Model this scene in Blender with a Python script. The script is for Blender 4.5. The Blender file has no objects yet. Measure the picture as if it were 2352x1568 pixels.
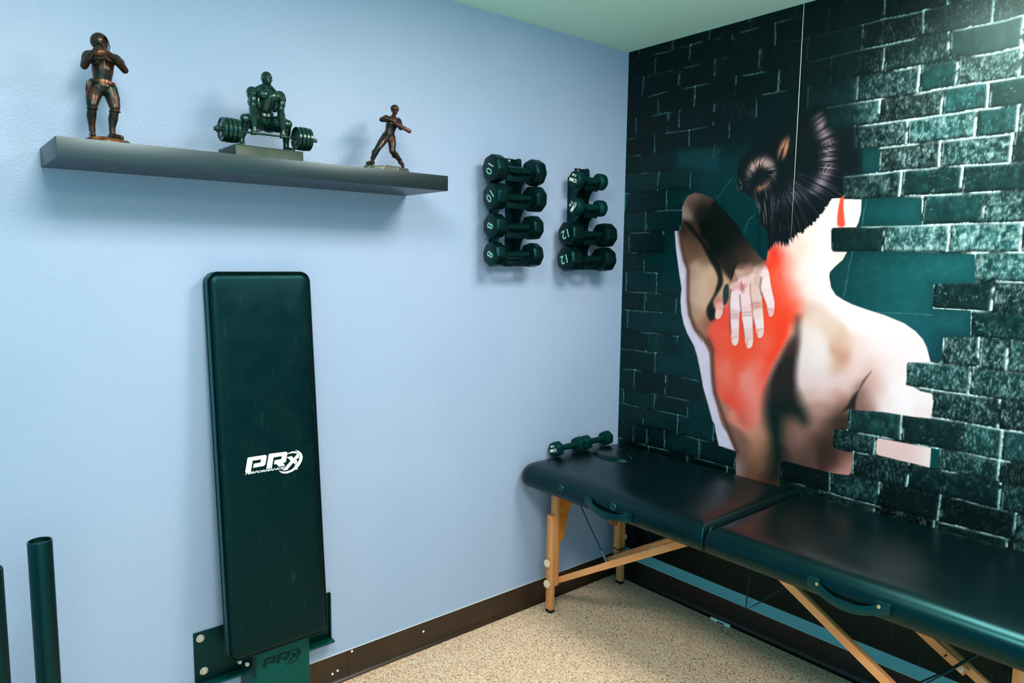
import bpy, bmesh, math, random
import numpy as np
from mathutils import Vector, Matrix, Euler
from mathutils.geometry import tessellate_polygon

random.seed(3)
SC = bpy.context.scene
COL = SC.collection

# ------------------------------------------------------------------ camera
cam_d = bpy.data.cameras.new('camera'); cam = bpy.data.objects.new('camera', cam_d); COL.objects.link(cam)
cam_d.sensor_width = 36.0; cam_d.lens = 36.0*1647.511/2352; cam_d.clip_start = .05
CAM_R, CAM_U, CAM_F = (0.767194, -0.641301, 0.012062), (0.062274, 0.093189, 0.993699), (0.638384, 0.761609, -0.111431)
cam.matrix_world = Matrix(((CAM_R[0], CAM_U[0], -CAM_F[0], -2.54546), (CAM_R[1], CAM_U[1], -CAM_F[1], -2.24326), (CAM_R[2], CAM_U[2], -CAM_F[2], 1.50054), (0, 0, 0, 1)))
SC.camera = cam

# ------------------------------------------------------------------ light
SC.view_settings.view_transform = 'Standard'
SC.view_settings.look = 'None'
SC.view_settings.gamma = 1
SC.view_settings.use_curve_mapping = False
SC.view_settings.exposure = 0.0
wd = bpy.data.worlds.new('room_bounce'); SC.world = wd; wd.use_nodes = True
wd.node_tree.nodes['Background'].inputs[0].default_value = (.02, .56, .74, 1)
wd.node_tree.nodes['Background'].inputs[1].default_value = 1.45
def area(name, loc, target, sx, sy, power, color):
    d = bpy.data.lights.new(name, 'AREA'); d.shape = 'RECTANGLE'; d.size = sx; d.size_y = sy
    d.energy = power; d.color = color
    o = bpy.data.objects.new(name, d); COL.objects.link(o); o.location = loc
    o.rotation_euler = (Vector(target)-Vector(loc)).to_track_quat('-Z', 'Y').to_euler()
    return o
# two ceiling troffers, an added third for fill, and the window behind the photographer
KEY = (1, .89, .82)
area('ceiling_troffer_and_fill', (-.80, -1.45, 2.425), (-.80, -1.45, 0), .6, .6, 39, KEY)
area('ceiling_troffer_and_fill', (-2.15, -1.45, 2.425), (-2.15, -1.45, 0), .6, .6, 33, KEY)
area('ceiling_troffer_and_fill', (-2.3, -3.4, 2.425), (-2.3, -3.4, 0), .6, 1.2, 48, KEY)  # added unseen lamp, fills the floor and lower wall
area('window_daylight', (-3.3, -4.6, 1.5), (-1.2, 0, 1.15), 2.0, 1.6, 14, KEY)
for lx, le in ((-.95, 9), (-2.15, 14)):                 # added points without a fixture, to brighten the ceiling
    d_ = bpy.data.lights.new('ceiling_fill', 'POINT'); d_.energy = le; d_.shadow_soft_size = .12; d_.color = (.92, 1, .90)
    o_ = bpy.data.objects.new('ceiling_fill', d_); COL.objects.link(o_); o_.location = (lx, -1.45, 2.26)

# ------------------------------------------------------------------ materials
MATS = {}
def lin(c):
    c = np.asarray(c, float)/255
    return np.minimum(np.where(c <= .04045, c/12.92, ((c+.055)/1.055)**2.4)*np.array([1.10, 1., 1.]), .96)
def mat(name, rgb, rough=.5, metal=0., spec=.5, coat=0., noise=None, bump=None, rough_noise=None, tint=None):
    """procedural principled material; rgb is sRGB 0-255. noise=(scale, rgb2, lo, hi, stretch) mixes a second tone; bump=(scale, strength, dist)"""
    if name in MATS: return MATS[name]
    m = bpy.data.materials.new(name); m.use_nodes = True; nt = m.node_tree; N = nt.nodes; L = nt.links
    b = N['Principled BSDF']; c = list(lin(rgb))+[1]
    b.inputs['Base Color'].default_value = c; b.inputs['Roughness'].default_value = rough; b.inputs['Metallic'].default_value = metal
    b.inputs['Specular IOR Level'].default_value = spec; b.inputs['Coat Weight'].default_value = coat; b.inputs['Coat Roughness'].default_value = .2
    if tint is None and max(rgb) < 90 and rgb[0] < .55*rgb[2]: tint = (.22, .92, 1)      # blue-green sheen of the black finishes
    if tint: b.inputs['Specular Tint'].default_value = (*tint, 1)
    tc = N.new('ShaderNodeTexCoord')
    if noise:
        sc, rgb2, lo, hi, st = noise
        mp = N.new('ShaderNodeMapping'); mp.inputs['Scale'].default_value = st; L.new(tc.outputs['Object'], mp.inputs[0])
        n = N.new('ShaderNodeTexNoise'); n.inputs['Scale'].default_value = sc; n.inputs['Detail'].default_value = 6; L.new(mp.outputs[0], n.inputs['Vector'])
        r = N.new('ShaderNodeMapRange'); r.inputs[1].default_value = lo; r.inputs[2].default_value = hi; L.new(n.outputs['Fac'], r.inputs[0])
        x = N.new('ShaderNodeMix'); x.data_type = 'RGBA'; x.inputs[6].default_value = c; x.inputs[7].default_value = list(lin(rgb2))+[1]
        L.new(r.outputs[0], x.inputs[0]); L.new(x.outputs[2], b.inputs['Base Color'])
    if rough_noise:
        sc, lo, hi = rough_noise
        n = N.new('ShaderNodeTexNoise'); n.inputs['Scale'].default_value = sc; n.inputs['Detail'].default_value = 4; L.new(tc.outputs['Object'], n.inputs['Vector'])
        r = N.new('ShaderNodeMapRange'); r.inputs[1].default_value = .3; r.inputs[2].default_value = .7; r.inputs[3].default_value = lo; r.inputs[4].default_value = hi
        L.new(n.outputs['Fac'], r.inputs[0]); L.new(r.outputs[0], b.inputs['Roughness'])
    if bump:
        sc, stg, ds = bump
        n = N.new('ShaderNodeTexNoise'); n.inputs['Scale'].default_value = sc; n.inputs['Detail'].default_value = 3; L.new(tc.outputs['Object'], n.inputs['Vector'])
        bp = N.new('ShaderNodeBump'); bp.inputs['Strength'].default_value = stg; bp.inputs['Distance'].default_value = ds
        L.new(n.outputs['Fac'], bp.inputs['Height']); L.new(bp.outputs[0], b.inputs['Normal'])
    MATS[name] = m
    return m
PAINT = mat('wall_paint', (151, 176, 206), .42, spec=.45, noise=(2.2, (146, 172, 203), .35, .65, (1, 1, 1)), bump=(150, .30, .004))
CEIL = mat('ceiling_paint', (196, 246, 230), .8, spec=.2, bump=(90, .1, .003))
def carpet():
    m = bpy.data.materials.new('loop_carpet'); m.use_nodes = True; nt = m.node_tree; N = nt.nodes; L = nt.links
    b = N['Principled BSDF']; b.inputs['Roughness'].default_value = .95; b.inputs['Specular IOR Level'].default_value = .1
    tc = N.new('ShaderNodeTexCoord')
    v = N.new('ShaderNodeTexVoronoi'); v.inputs['Scale'].default_value = 285; L.new(tc.outputs['Object'], v.inputs['Vector'])
    bw = N.new('ShaderNodeSeparateColor'); L.new(v.outputs['Color'], bw.inputs[0])
    cr = N.new('ShaderNodeValToRGB'); el = cr.color_ramp.elements
    el[0].position = 0; el[0].color = list(lin((126, 102, 80)))+[1]
    el[1].position = 1; el[1].color = list(lin((255, 252, 232)))+[1]
    for p, c in ((.14, (172, 143, 113)), (.34, (238, 206, 172)), (.62, (253, 229, 198)), (.82, (247, 208, 168))):
        e = el.new(p); e.color = list(lin(c))+[1]
    L.new(bw.outputs[0], cr.inputs[0])
    n = N.new('ShaderNodeTexNoise'); n.inputs['Scale'].default_value = 9; L.new(tc.outputs['Object'], n.inputs['Vector'])
    mx = N.new('ShaderNodeMix'); mx.data_type = 'RGBA'; mx.blend_type = 'MULTIPLY'; mx.inputs[0].default_value = .12
    L.new(cr.outputs[0], mx.inputs[6]); L.new(n.outputs['Fac'], mx.inputs[7]); L.new(mx.outputs[2], b.inputs['Base Color'])
    bp = N.new('ShaderNodeBump'); bp.inputs['Strength'].default_value = .9; bp.inputs['Distance'].default_value = .004; bp.invert = True
    L.new(v.outputs['Distance'], bp.inputs['Height']); L.new(bp.outputs[0], b.inputs['Normal'])
    return m
CARPET = carpet()
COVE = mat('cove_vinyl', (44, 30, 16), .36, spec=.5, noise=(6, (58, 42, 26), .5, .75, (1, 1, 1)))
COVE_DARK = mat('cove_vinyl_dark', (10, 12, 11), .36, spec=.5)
LAMINATE = mat('shelf_laminate', (20, 34, 39), .36, spec=.6, tint=(.72, .93, 1), noise=(3, (15, 26, 29), .4, .6, (.5, 1, 1)))
VINYL = mat('black_vinyl', (0, 11, 13), .30, spec=.40, bump=(320, .05, .001), rough_noise=(7, .27, .36))
PADVINYL = mat('pad_vinyl', (0, 12, 14), .36, spec=.32, bump=(260, .07, .001), rough_noise=(16, .34, .5), noise=(34, (8, 40, 43), .62, .8, (2.2, 1, .5)))
PIPING = mat('pad_piping', (2, 62, 72), .4, spec=.5)
STEEL = mat('black_powder_steel', (0, 15, 15), .42, spec=.5, noise=(380, (6, 34, 34), .6, .7, (1, 1, 1)))
GREENSTEEL = mat('green_powder_steel', (0, 62, 56), .38, spec=.5, noise=(160, (70, 130, 120), .74, .78, (1, 1, 1)))
ZINC = mat('zinc_bolt', (196, 206, 198), .35, metal=.8)
RUBBER = mat('dumbbell_rubber', (0, 14, 14), .42, spec=.35)
NEO = mat('dumbbell_neoprene', (0, 34, 33), .55, spec=.35)
HANDLE = mat('dumbbell_handle', (0, 26, 25), .35, metal=.3)
MARK = mat('pale_print', (132, 208, 178), .6, spec=.2)
WHITE = mat('white_print', (226, 244, 238), .6, spec=.2)
LOGO = mat('white_logo', (232, 246, 241), .55, spec=.2)
WOOD = mat('beech_wood', (222, 160, 102), .45, spec=.4, noise=(26, (196, 128, 72), .35, .7, (1, 1, .12)))
WOODH = mat('beech_wood_brace', (224, 164, 106), .45, spec=.4, noise=(26, (200, 132, 76), .35, .7, (1, .12, .25)))
PLY = mat('plywood_gusset', (206, 132, 50), .5, spec=.4, noise=(20, (180, 106, 34), .35, .7, (.2, 1, 1)))
KNOB = mat('cream_plastic', (226, 214, 178), .4)
CABLE = mat('black_cable', (6, 18, 20), .5)
BRASS = mat('rivet_brass', (206, 176, 116), .3, metal=.9)
BRONZE = mat('bronze', (74, 48, 33), .33, metal=.55, spec=.6, noise=(38, (22, 34, 30), .42, .62, (1, 1, 1)))
BRONZE_HI = mat('bronze_polished', (104, 68, 44), .32, metal=.6, noise=(60, (84, 52, 32), .4, .6, (1, 1, 1)))
RESIN = mat('green_resin', (0, 25, 20), .28, spec=.6, coat=.25, tint=(.7, 1, .93), noise=(50, (2, 38, 30), .4, .6, (1, 1, 1)))
RESIN_BASE = mat('green_resin_base', (38, 62, 48), .45, spec=.3, noise=(30, (20, 46, 36), .35, .65, (1, 1, 1)))
PATINA = mat('patina_base', (52, 66, 54), .5, spec=.4, noise=(90, (110, 130, 108), .5, .7, (1, 1, 1)))
EDGEWHITE = mat('caulk', (206, 226, 224), .7)

# ------------------------------------------------------------------ mesh helpers
def finish(bm, name, m, parent=None, smooth=True, angle=40):
    bmesh.ops.recalc_face_normals(bm, faces=bm.faces)
    me = bpy.data.meshes.new(name); bm.to_mesh(me); bm.free()
    return link(me, name, m, parent, smooth, angle)
def link(me, name, m, parent=None, smooth=True, angle=40):
    if not me.materials: me.materials.append(m)
    if smooth:
        me.polygons.foreach_set('use_smooth', [True]*len(me.polygons))
        try: me.set_sharp_from_angle(angle=math.radians(angle))
        except Exception: pass
    o = bpy.data.objects.new(name, me); COL.objects.link(o)
    if parent: o.parent = parent
    return o
def empty(name, loc, label, cat, group=None, rot=(0, 0, 0)):
    o = bpy.data.objects.new(name, None); COL.objects.link(o); o.empty_display_size = .05
    o.location = loc; o.rotation_euler = rot
    return tag(o, label, cat, group)
def tag(o, label, cat, group=None):
    o['label'] = label; o['category'] = cat
    if group: o['group'] = group
    return o
def struct(o):
    o['kind'] = 'structure'; return o
def NB(): return bmesh.new()
def box(bm, lo, hi, bev=0.0, seg=2):
    lo = Vector(lo); hi = Vector(hi)
    r = bmesh.ops.create_cube(bm, size=1, matrix=Matrix.Translation((lo+hi)/2) @ Matrix.Diagonal((*(hi-lo), 1)))
    if bev:
        vs = set(r['verts']); es = [e for e in bm.edges if e.verts[0] in vs and e.verts[1] in vs]
        bmesh.ops.bevel(bm, geom=es, offset=bev, segments=seg, profile=.6, affect='EDGES', clamp_overlap=True)
def frame_of(d):
    d = Vector(d).normalized()
    a = Vector((0, 0, 1)) if abs(d.z) < .9 else Vector((1, 0, 0))
    u = d.cross(a).normalized(); return u, d.cross(u).normalized(), d
def rings(bm, rs, close0=True, close1=True, loop=False):
    vv = [[bm.verts.new(p) for p in r] for r in rs]
    n = len(vv[0])
    for a, b in zip(vv[:-1], vv[1:]):
        for i in range(n): bm.faces.new((a[i], a[(i+1) % n], b[(i+1) % n], b[i]))
    if loop:
        for i in range(n): bm.faces.new((vv[-1][i], vv[-1][(i+1) % n], vv[0][(i+1) % n], vv[0][i]))
        return
    if close0: bm.faces.new(vv[0])
    if close1: bm.faces.new(vv[-1])
def lathe(bm, p0, d, prof, seg=20):
    """prof: (distance along d, radius)"""
    u, v, d = frame_of(d); p0 = Vector(p0)
    rings(bm, [[p0+d*t+(u*math.cos(a)+v*math.sin(a))*max(r, 1e-5) for a in [2*math.pi*i/seg for i in range(seg)]] for t, r in prof])
def rod(bm, p0, p1, r, seg=12, r1=None):
    p0 = Vector(p0); p1 = Vector(p1)
    lathe(bm, p0, p1-p0, [(0, r), ((p1-p0).length, r if r1 is None else r1)], seg)
def tube(bm, pts, r, seg=8, flat=1.0):
    pts = [Vector(p) for p in pts]; rs = []; prev = None
    for i, p in enumerate(pts):
        d = (pts[min(i+1, len(pts)-1)]-pts[max(i-1, 0)]).normalized()
        if prev is None: u, v, _ = frame_of(d)
        else:
            u = (prev-d*prev.dot(d)).normalized(); v = d.cross(u)
        prev = u
        rs.append([p+u*math.cos(a)*r*flat+v*math.sin(a)*r for a in [2*math.pi*k/seg for k in range(seg)]])
    rings(bm, rs)
def ball(bm, c, r, rot=None, u=16, v=10):
    if not hasattr(r, '__len__'): r = (r, r, r)
    M = Matrix.Translation(Vector(c)) @ (rot.to_matrix().to_4x4() if rot is not None else Matrix()) @ Matrix.Diagonal((*r, 1))
    bmesh.ops.create_uvsphere(bm, u_segments=u, v_segments=v, radius=1, matrix=M)
def capsule(bm, a, b, ra, rb, seg=12):
    a = Vector(a); b = Vector(b); d = b-a; L = d.length
    pr = [(-ra*math.cos(t), ra*math.sin(t)) for t in (0.05, .5, 1., 1.57)]+[(L+rb*math.sin(t), rb*math.cos(t)) for t in (0, .5, 1., 1.52)]
    lathe(bm, a, d, pr, seg)
def prism(bm, poly, fn, h):
    """poly (u,v) extruded by h through fn(u,v,w)"""
    a = [bm.verts.new(fn(u, v, 0)) for u, v in poly]; b = [bm.verts.new(fn(u, v, h)) for u, v in poly]
    n = len(a)
    for i in range(n): bm.faces.new((a[i], b[i], b[(i+1) % n], a[(i+1) % n]))
    for tri in tessellate_polygon([[Vector((u, v, 0)) for u, v in poly]]):
        for vs in (a, b): bm.faces.new([vs[k] for k in tri])
def text_mesh(s, size, ext=.0004, bold=0.0):
    c = bpy.data.curves.new('text', 'FONT'); c.body = s; c.size = size; c.extrude = ext; c.offset = bold
    c.align_x = 'CENTER'; c.align_y = 'CENTER'; c.resolution_u = 3
    o = bpy.data.objects.new('text', c); COL.objects.link(o)
    me = bpy.data.meshes.new_from_object(o.evaluated_get(bpy.context.evaluated_depsgraph_get()))
    bpy.data.objects.remove(o); bpy.data.curves.remove(c)
    return me
def remesh(bm, name, m, parent, voxel, smooth=3, fac=.5):
    me = bpy.data.meshes.new(name); bm.to_mesh(me); bm.free()
    o = bpy.data.objects.new(name, me); COL.objects.link(o)
    r = o.modifiers.new('r', 'REMESH'); r.mode = 'VOXEL'; r.voxel_size = voxel; r.use_smooth_shade = True
    s = o.modifiers.new('s', 'SMOOTH'); s.iterations = smooth; s.factor = fac
    me2 = bpy.data.meshes.new_from_object(o.evaluated_get(bpy.context.evaluated_depsgraph_get()))
    bpy.data.objects.remove(o); bpy.data.meshes.remove(me)
    me2.name = name
    me2.materials.clear()
    return link(me2, name, m, parent, True, 180)

# ------------------------------------------------------------------ the room
H = 2.44
def slab(name, lo, hi, m):
    bm = NB(); box(bm, lo, hi); return struct(finish(bm, name, m, smooth=False))
slab('floor', (-5, -5, -.06), (.12, .12, 0), CARPET)
slab('wall_left', (-5, 0, 0), (.12, .12, H), PAINT)
slab('wall_right', (0, -5, 0), (.12, 0, H), mat('wall_paint_shaded', (86, 168, 184), .45, spec=.4, bump=(150, .2, .004)))  # same wall paint in shadow: the teal shade is put into the colour
slab('ceiling', (-5, -5, H), (.12, .12, H+.06), CEIL)
COVE_P = [(0, .1016), (.0035, .1016), (.0042, .09), (.0042, .026), (.006, .014), (.011, .006), (.019, .0015), (.019, 0), (0, 0)]
def cove(name, axis, a, b, m, parent=None):
    bm = NB()
    fn = (lambda u, v, w: (a+w*(b-a), -u, v)) if axis == 0 else (lambda u, v, w: (-u, a+w*(b-a), v))
    prism(bm, COVE_P, fn, 1.0)
    return finish(bm, name, m, parent, angle=30)
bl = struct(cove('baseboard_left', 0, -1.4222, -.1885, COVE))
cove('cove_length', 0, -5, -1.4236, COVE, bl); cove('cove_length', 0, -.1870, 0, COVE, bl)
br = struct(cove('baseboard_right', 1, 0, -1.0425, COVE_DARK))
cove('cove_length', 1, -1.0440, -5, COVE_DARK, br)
for x, z in ((-1.482, .036), (-1.462, .041), (-1.405, .094), (-1.10, .066)):     # pale fixing heads on the skirting
    bm = NB(); lathe(bm, (x, -.004, z), (0, -1, 0), [(0, .0045), (.0012, .004), (.0016, .001)], 10)
    finish(bm, 'nail_head', WHITE, bl)
bm = NB(); box(bm, (-5, -.0025, .1016), (-.02, 0, .1036)); struct(finish(bm, 'trim_1', EDGEWHITE, smooth=False))
bm = NB(); box(bm, (-.0025, -5, .1016), (0, -.02, .1032)); struct(finish(bm, 'trim_2', EDGEWHITE, smooth=False))

# ------------------------------------------------------------------ the printed wallpaper mural
MD = dict(
  ZL=[2.6,2.485,2.4,2.317,2.232,2.145,2.06,1.98,1.898,1.814,1.73,1.637,1.548,1.459,1.368,1.284,1.188,1.1,1.008,0.912,0.842,0.757,0.67,0.58,0.49,0.4,0.31,0.22,0.13],
  ROWS=[[-0.009,0.205,0.385,0.601,0.795,0.996,1.204,1.4,1.585,1.764,1.938,2.145,2.337,2.515,2.729],[0.068,0.249,0.432,0.614,0.807,0.991,1.181,1.366,1.568,1.767,1.967,2.15,2.334,2.517,2.703],[0.158,0.34,0.541,0.725,0.93,1.119,1.316,1.493,1.671,1.89,2.108,2.287,2.458,2.639],[0.094,0.286,0.464,0.665,0.858,1.052,1.246,1.442,1.647,1.856,2.027,2.226,2.396,2.592],[0.182,0.373,0.565,0.751,0.95,1.128,1.323,1.52,1.722,1.941,2.124,2.334,2.548,2.764],[0.061,0.239,0.3,0.47,0.659,0.869,1.048,1.246,1.353,1.523,1.717,1.936,2.126,2.336,2.534,2.742],[0.17,0.354,0.542,0.737,0.932,1.127,1.319,1.445,1.639,1.811,1.985,2.161,2.343,2.561],[0.091,0.281,0.472,0.663,0.855,1.046,1.221,1.418,1.529,1.731,1.941,2.14,2.341,2.552],[0.196,0.368,0.559,0.751,0.942,1.134,1.323,1.52,1.736,1.952,2.163,2.338,2.526,2.698],[0.007,0.248,0.44,0.631,0.823,1.014,1.208,1.391,1.601,1.773,1.953,2.141,2.323,2.533,2.721],[0.135,0.326,0.517,0.708,0.9,1.091,1.282,1.461,1.663,1.858,2.057,2.274,2.491,2.667],[0.041,0.234,0.422,0.61,0.798,0.986,1.171,1.37,1.566,1.778,1.965,2.141,2.33,2.525,2.743],[0.131,0.319,0.507,0.695,0.884,1.072,1.26,1.448,1.637,1.807,2.02,2.196,2.39,2.602],[0.03,0.209,0.396,0.584,0.771,0.958,1.146,1.333,1.503,1.699,1.891,2.101,2.272,2.471,2.661],[0.144,0.318,0.507,0.695,0.884,1.073,1.261,1.45,1.669,1.879,2.052,2.232,2.424,2.629],[0.044,0.234,0.425,0.615,0.805,0.995,1.186,1.376,1.478,1.558,1.745,1.933,2.149,2.366,2.557],[0.158,0.239,0.334,0.521,0.709,0.896,1.084,1.271,1.459,1.674,1.86,2.035,2.231,2.434,2.649],[0.212,0.402,0.593,0.783,0.974,1.165,1.355,1.55,1.768,1.977,2.185,2.39,2.595],[0.096,0.272,0.476,0.68,0.885,1.089,1.268,1.451,1.562,1.77,1.989,2.178,2.352,2.534,2.715],[0.036,0.216,0.4,0.612,0.825,1.037,1.184,1.385,1.562,1.75,1.961,2.134,2.326,2.537,2.72],[0.158,0.349,0.534,0.728,0.921,1.115,1.301,1.569,1.742,1.924,2.099,2.309,2.487,2.667],[0.1,0.181,0.28,0.466,0.642,0.839,1.037,1.215,1.404,1.615,1.825,2.025,2.24,2.413,2.632],[0.009,0.194,0.405,0.608,0.827,1.003,1.202,1.395,1.598,1.78,1.952,2.149,2.337,2.552],[0.003,0.194,0.396,0.592,0.81,1.019,1.214,1.395,1.595,1.802,2.01,2.23,2.411,2.602],[0.001,0.187,0.375,0.569,0.766,0.95,1.126,1.311,1.488,1.674,1.878,2.078,2.298,2.496,2.694],[0.012,0.218,0.419,0.619,0.819,1.007,1.216,1.416,1.601,1.784,1.957,2.144,2.315,2.493,2.666],[-0.006,0.175,0.356,0.537,0.716,0.911,1.097,1.291,1.493,1.635,1.822,2.022,2.231,2.432,2.61],[0.025,0.258,0.492,0.657,0.823,1.005,1.193,1.383,1.59,1.784,1.987,2.182,2.36,2.563]],
  fig=[(0.325,1.734),(0.338,1.764),(0.354,1.784),(0.388,1.793),(0.427,1.787),(0.452,1.776),(0.487,1.758),(0.542,1.708),(0.596,1.658),(0.644,1.591),(0.681,1.552),(0.716,1.518),(0.731,1.511),(0.736,1.539),(0.735,1.599),(0.724,1.633),(0.704,1.65),(0.686,1.715),(0.659,1.759),(0.629,1.773),(0.599,1.788),(0.582,1.801),(0.59,1.83),(0.585,1.871),(0.597,1.907),(0.624,1.933),(0.65,1.966),(0.69,1.981),(0.724,1.997),(0.749,2.021),(0.782,2.035),(0.815,2.046),(0.864,2.052),(0.934,2.054),(0.94,2.032),(0.939,1.988),(1.041,1.971),(1.047,1.906),(1.07,1.893),(1.076,1.814),(1.013,1.815),(1.019,1.786),(1.019,1.768),(1.019,1.732),(1.082,1.726),(1.083,1.684),(1.077,1.648),(1.07,1.632),(0.988,1.633),(0.981,1.626),(0.986,1.558),(0.993,1.548),(1.043,1.546),(1.03,1.519),(1.007,1.498),(0.986,1.475),(0.985,1.458),(0.988,1.445),(0.994,1.419),(1.013,1.393),(1.041,1.377),(1.076,1.362),(1.128,1.347),(1.187,1.332),(1.251,1.309),(1.287,1.286),(1.312,1.261),(1.326,1.235),(1.336,1.203),(1.341,1.188),(1.272,1.18),(1.268,1.171),(1.27,1.103),(1.293,1.1),(1.316,1.089),(1.35,1.086),(1.355,1.08),(1.356,1.044),(1.354,1.003),(1.288,0.999),(1.201,0.999),(1.109,0.99),(1.083,0.99),(1.085,0.955),(1.088,0.917),(1.035,0.908),(1.037,0.843),(1.059,0.834),(1.104,0.835),(1.112,0.826),(1.112,0.812),(1.108,0.764),(1.103,0.753),(1.099,0.75),(1.043,0.744),(0.954,0.745),(0.855,0.748),(0.838,0.736),(0.838,0.664),(0.842,0.631),(0.65,0.613),(0.643,0.664),(0.641,0.739),(0.618,0.741),(0.558,0.746),(0.539,0.803),(0.534,0.831),(0.522,0.845),(0.498,0.909),(0.467,0.985),(0.464,1.001),(0.448,1.06),(0.429,1.121),(0.432,1.108),(0.416,1.149),(0.376,1.203),(0.356,1.244),(0.342,1.291),(0.336,1.339),(0.337,1.368),(0.339,1.392),(0.32,1.472),(0.302,1.558),(0.291,1.639),(0.324,1.639),(0.328,1.652),(0.327,1.718)],
  hair=[(0.582,1.801),(0.59,1.83),(0.585,1.871),(0.597,1.907),(0.624,1.933),(0.65,1.966),(0.69,1.981),(0.724,1.997),(0.749,2.021),(0.782,2.035),(0.815,2.046),(0.864,2.052),(0.934,2.054),(0.94,2.032),(0.939,1.988),(1.041,1.971),(1.047,1.906),(1.07,1.893),(1.076,1.814),(1.012,1.814),(1.021,1.786),(0.998,1.767),(0.977,1.745),(0.956,1.705),(0.927,1.665),(0.897,1.639),(0.857,1.613),(0.834,1.586),(0.792,1.578),(0.757,1.567),(0.74,1.563),(0.729,1.603),(0.718,1.636),(0.699,1.661),(0.681,1.698),(0.674,1.739),(0.666,1.759),(0.628,1.772),(0.599,1.784)],
  rect2=[(1.194,0.905),(1.362,0.905),(1.363,0.872),(1.363,0.84),(1.202,0.845),(1.192,0.848),(1.189,0.856),(1.189,0.897)],
  rect3=[(1.362,0.905),(1.387,0.906),(1.389,0.842),(1.363,0.839)],
  blankR=[(0.658,2.14),(0.767,2.141),(0.858,2.143),(0.862,2.103),(0.862,2.063),(0.937,2.062),(0.942,1.984),(1.042,1.977),(1.045,1.903),(1.131,1.895),(1.133,1.816),(1.011,1.809),(1.019,1.732),(1.205,1.728),(1.277,1.717),(1.282,1.633),(0.983,1.634),(0.989,1.551),(1.265,1.547),(1.443,1.538),(1.45,1.451),(1.332,1.442),(1.336,1.364),(1.445,1.364),(1.45,1.282),(1.372,1.272),(1.373,1.196),(1.266,1.179),(1.157,1.062),(0.833,1.014),(0.693,1.511)],
  blankL=[(0.658,2.14),(0.662,2.061),(0.545,2.063),(0.542,1.99),(0.472,1.981),(0.277,1.994),(0.27,1.898),(0.366,1.883),(0.364,1.814),(0.249,1.813),(0.25,1.731),(0.326,1.729),(0.33,1.637),(0.238,1.64),(0.232,1.549),(0.132,1.543),(0.131,1.463),(0.214,1.461),(0.211,1.374),(0.318,1.365),(0.315,1.282),(0.153,1.28),(0.157,1.199),(0.335,1.189),(0.334,1.109),(0.213,1.098),(0.212,1.011),(0.443,1.008),(0.461,0.999),(0.461,0.919),(0.396,0.911),(0.398,0.836),(0.53,0.83),(0.554,0.788),(0.797,1.008),(0.733,2.128)],
  lighter=[(0.277,1.994),(0.472,1.981),(0.529,1.978),(0.498,1.861),(0.27,1.898)],
  redpoly=[(0.731,1.518),(0.748,1.573),(0.774,1.573),(0.799,1.535),(0.815,1.489),(0.826,1.448),(0.843,1.398),(0.867,1.357),(0.866,1.307),(0.855,1.264),(0.84,1.212),(0.826,1.148),(0.852,1.242),(0.829,1.192),(0.802,1.14),(0.778,1.092),(0.763,1.044),(0.754,0.993),(0.755,0.942),(0.748,0.899),(0.722,0.868),(0.691,0.841),(0.666,0.849),(0.646,0.867),(0.63,0.9),(0.594,0.924),(0.552,0.944),(0.533,0.977),(0.523,1.029),(0.516,1.099),(0.506,1.156),(0.483,1.193),(0.517,1.127),(0.501,1.172),(0.479,1.226),(0.512,1.27),(0.547,1.309),(0.574,1.346),(0.622,1.353),(0.724,1.376)],
  rim=[(0.291,1.639),(0.302,1.558),(0.32,1.472),(0.339,1.392),(0.337,1.368),(0.336,1.339),(0.342,1.291),(0.356,1.244),(0.376,1.203),(0.416,1.149),(0.432,1.108),(0.429,1.121),(0.448,1.06),(0.464,1.001),(0.467,0.985),(0.498,0.909),(0.522,0.845),(0.534,0.831),(0.539,0.803),(0.558,0.746),(0.618,0.741),(0.638,0.739),(0.614,0.778),(0.595,0.809),(0.571,0.832),(0.554,0.869),(0.539,0.915),(0.521,0.957),(0.508,1.009),(0.501,1.075),(0.492,1.127),(0.463,1.178),(0.435,1.211),(0.457,1.167),(0.404,1.229),(0.378,1.284),(0.37,1.346),(0.366,1.417),(0.364,1.478),(0.344,1.52),(0.327,1.577),(0.313,1.638)],
  rimline=[(0.313,1.638),(0.327,1.577),(0.347,1.515),(0.369,1.473),(0.371,1.417),(0.375,1.346),(0.387,1.285),(0.418,1.225),(0.462,1.187),(0.508,1.144),(0.484,1.184),(0.507,1.134),(0.514,1.046),(0.528,0.967),(0.551,0.917),(0.577,0.864),(0.599,0.828),(0.624,0.78),(0.645,0.74)],
  armgap=[(0.357,1.673),(0.386,1.652),(0.414,1.627),(0.44,1.599),(0.464,1.574),(0.487,1.554),(0.504,1.536),(0.515,1.52),(0.526,1.501),(0.535,1.478),(0.541,1.456),(0.545,1.433),(0.543,1.415),(0.536,1.401),(0.529,1.389),(0.521,1.377),(0.513,1.365),(0.505,1.353),(0.502,1.342),(0.505,1.33),(0.509,1.32),(0.513,1.311),(0.515,1.298),(0.513,1.279),(0.507,1.267),(0.496,1.262),(0.487,1.265),(0.478,1.276),(0.472,1.288),(0.469,1.302),(0.47,1.316),(0.476,1.33),(0.485,1.345),(0.496,1.362),(0.505,1.38),(0.51,1.398),(0.515,1.414),(0.518,1.428),(0.517,1.442),(0.513,1.455),(0.504,1.471),(0.491,1.489),(0.477,1.508),(0.463,1.529),(0.448,1.551),(0.433,1.574),(0.413,1.598),(0.386,1.624),(0.363,1.647),(0.344,1.666),(0.336,1.678),(0.34,1.682)],
  tri=[(0.554,1.414),(0.563,1.42),(0.569,1.416),(0.572,1.403),(0.574,1.385),(0.574,1.362),(0.568,1.344),(0.557,1.33),(0.55,1.336),(0.546,1.363),(0.545,1.385),(0.548,1.402)],
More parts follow.
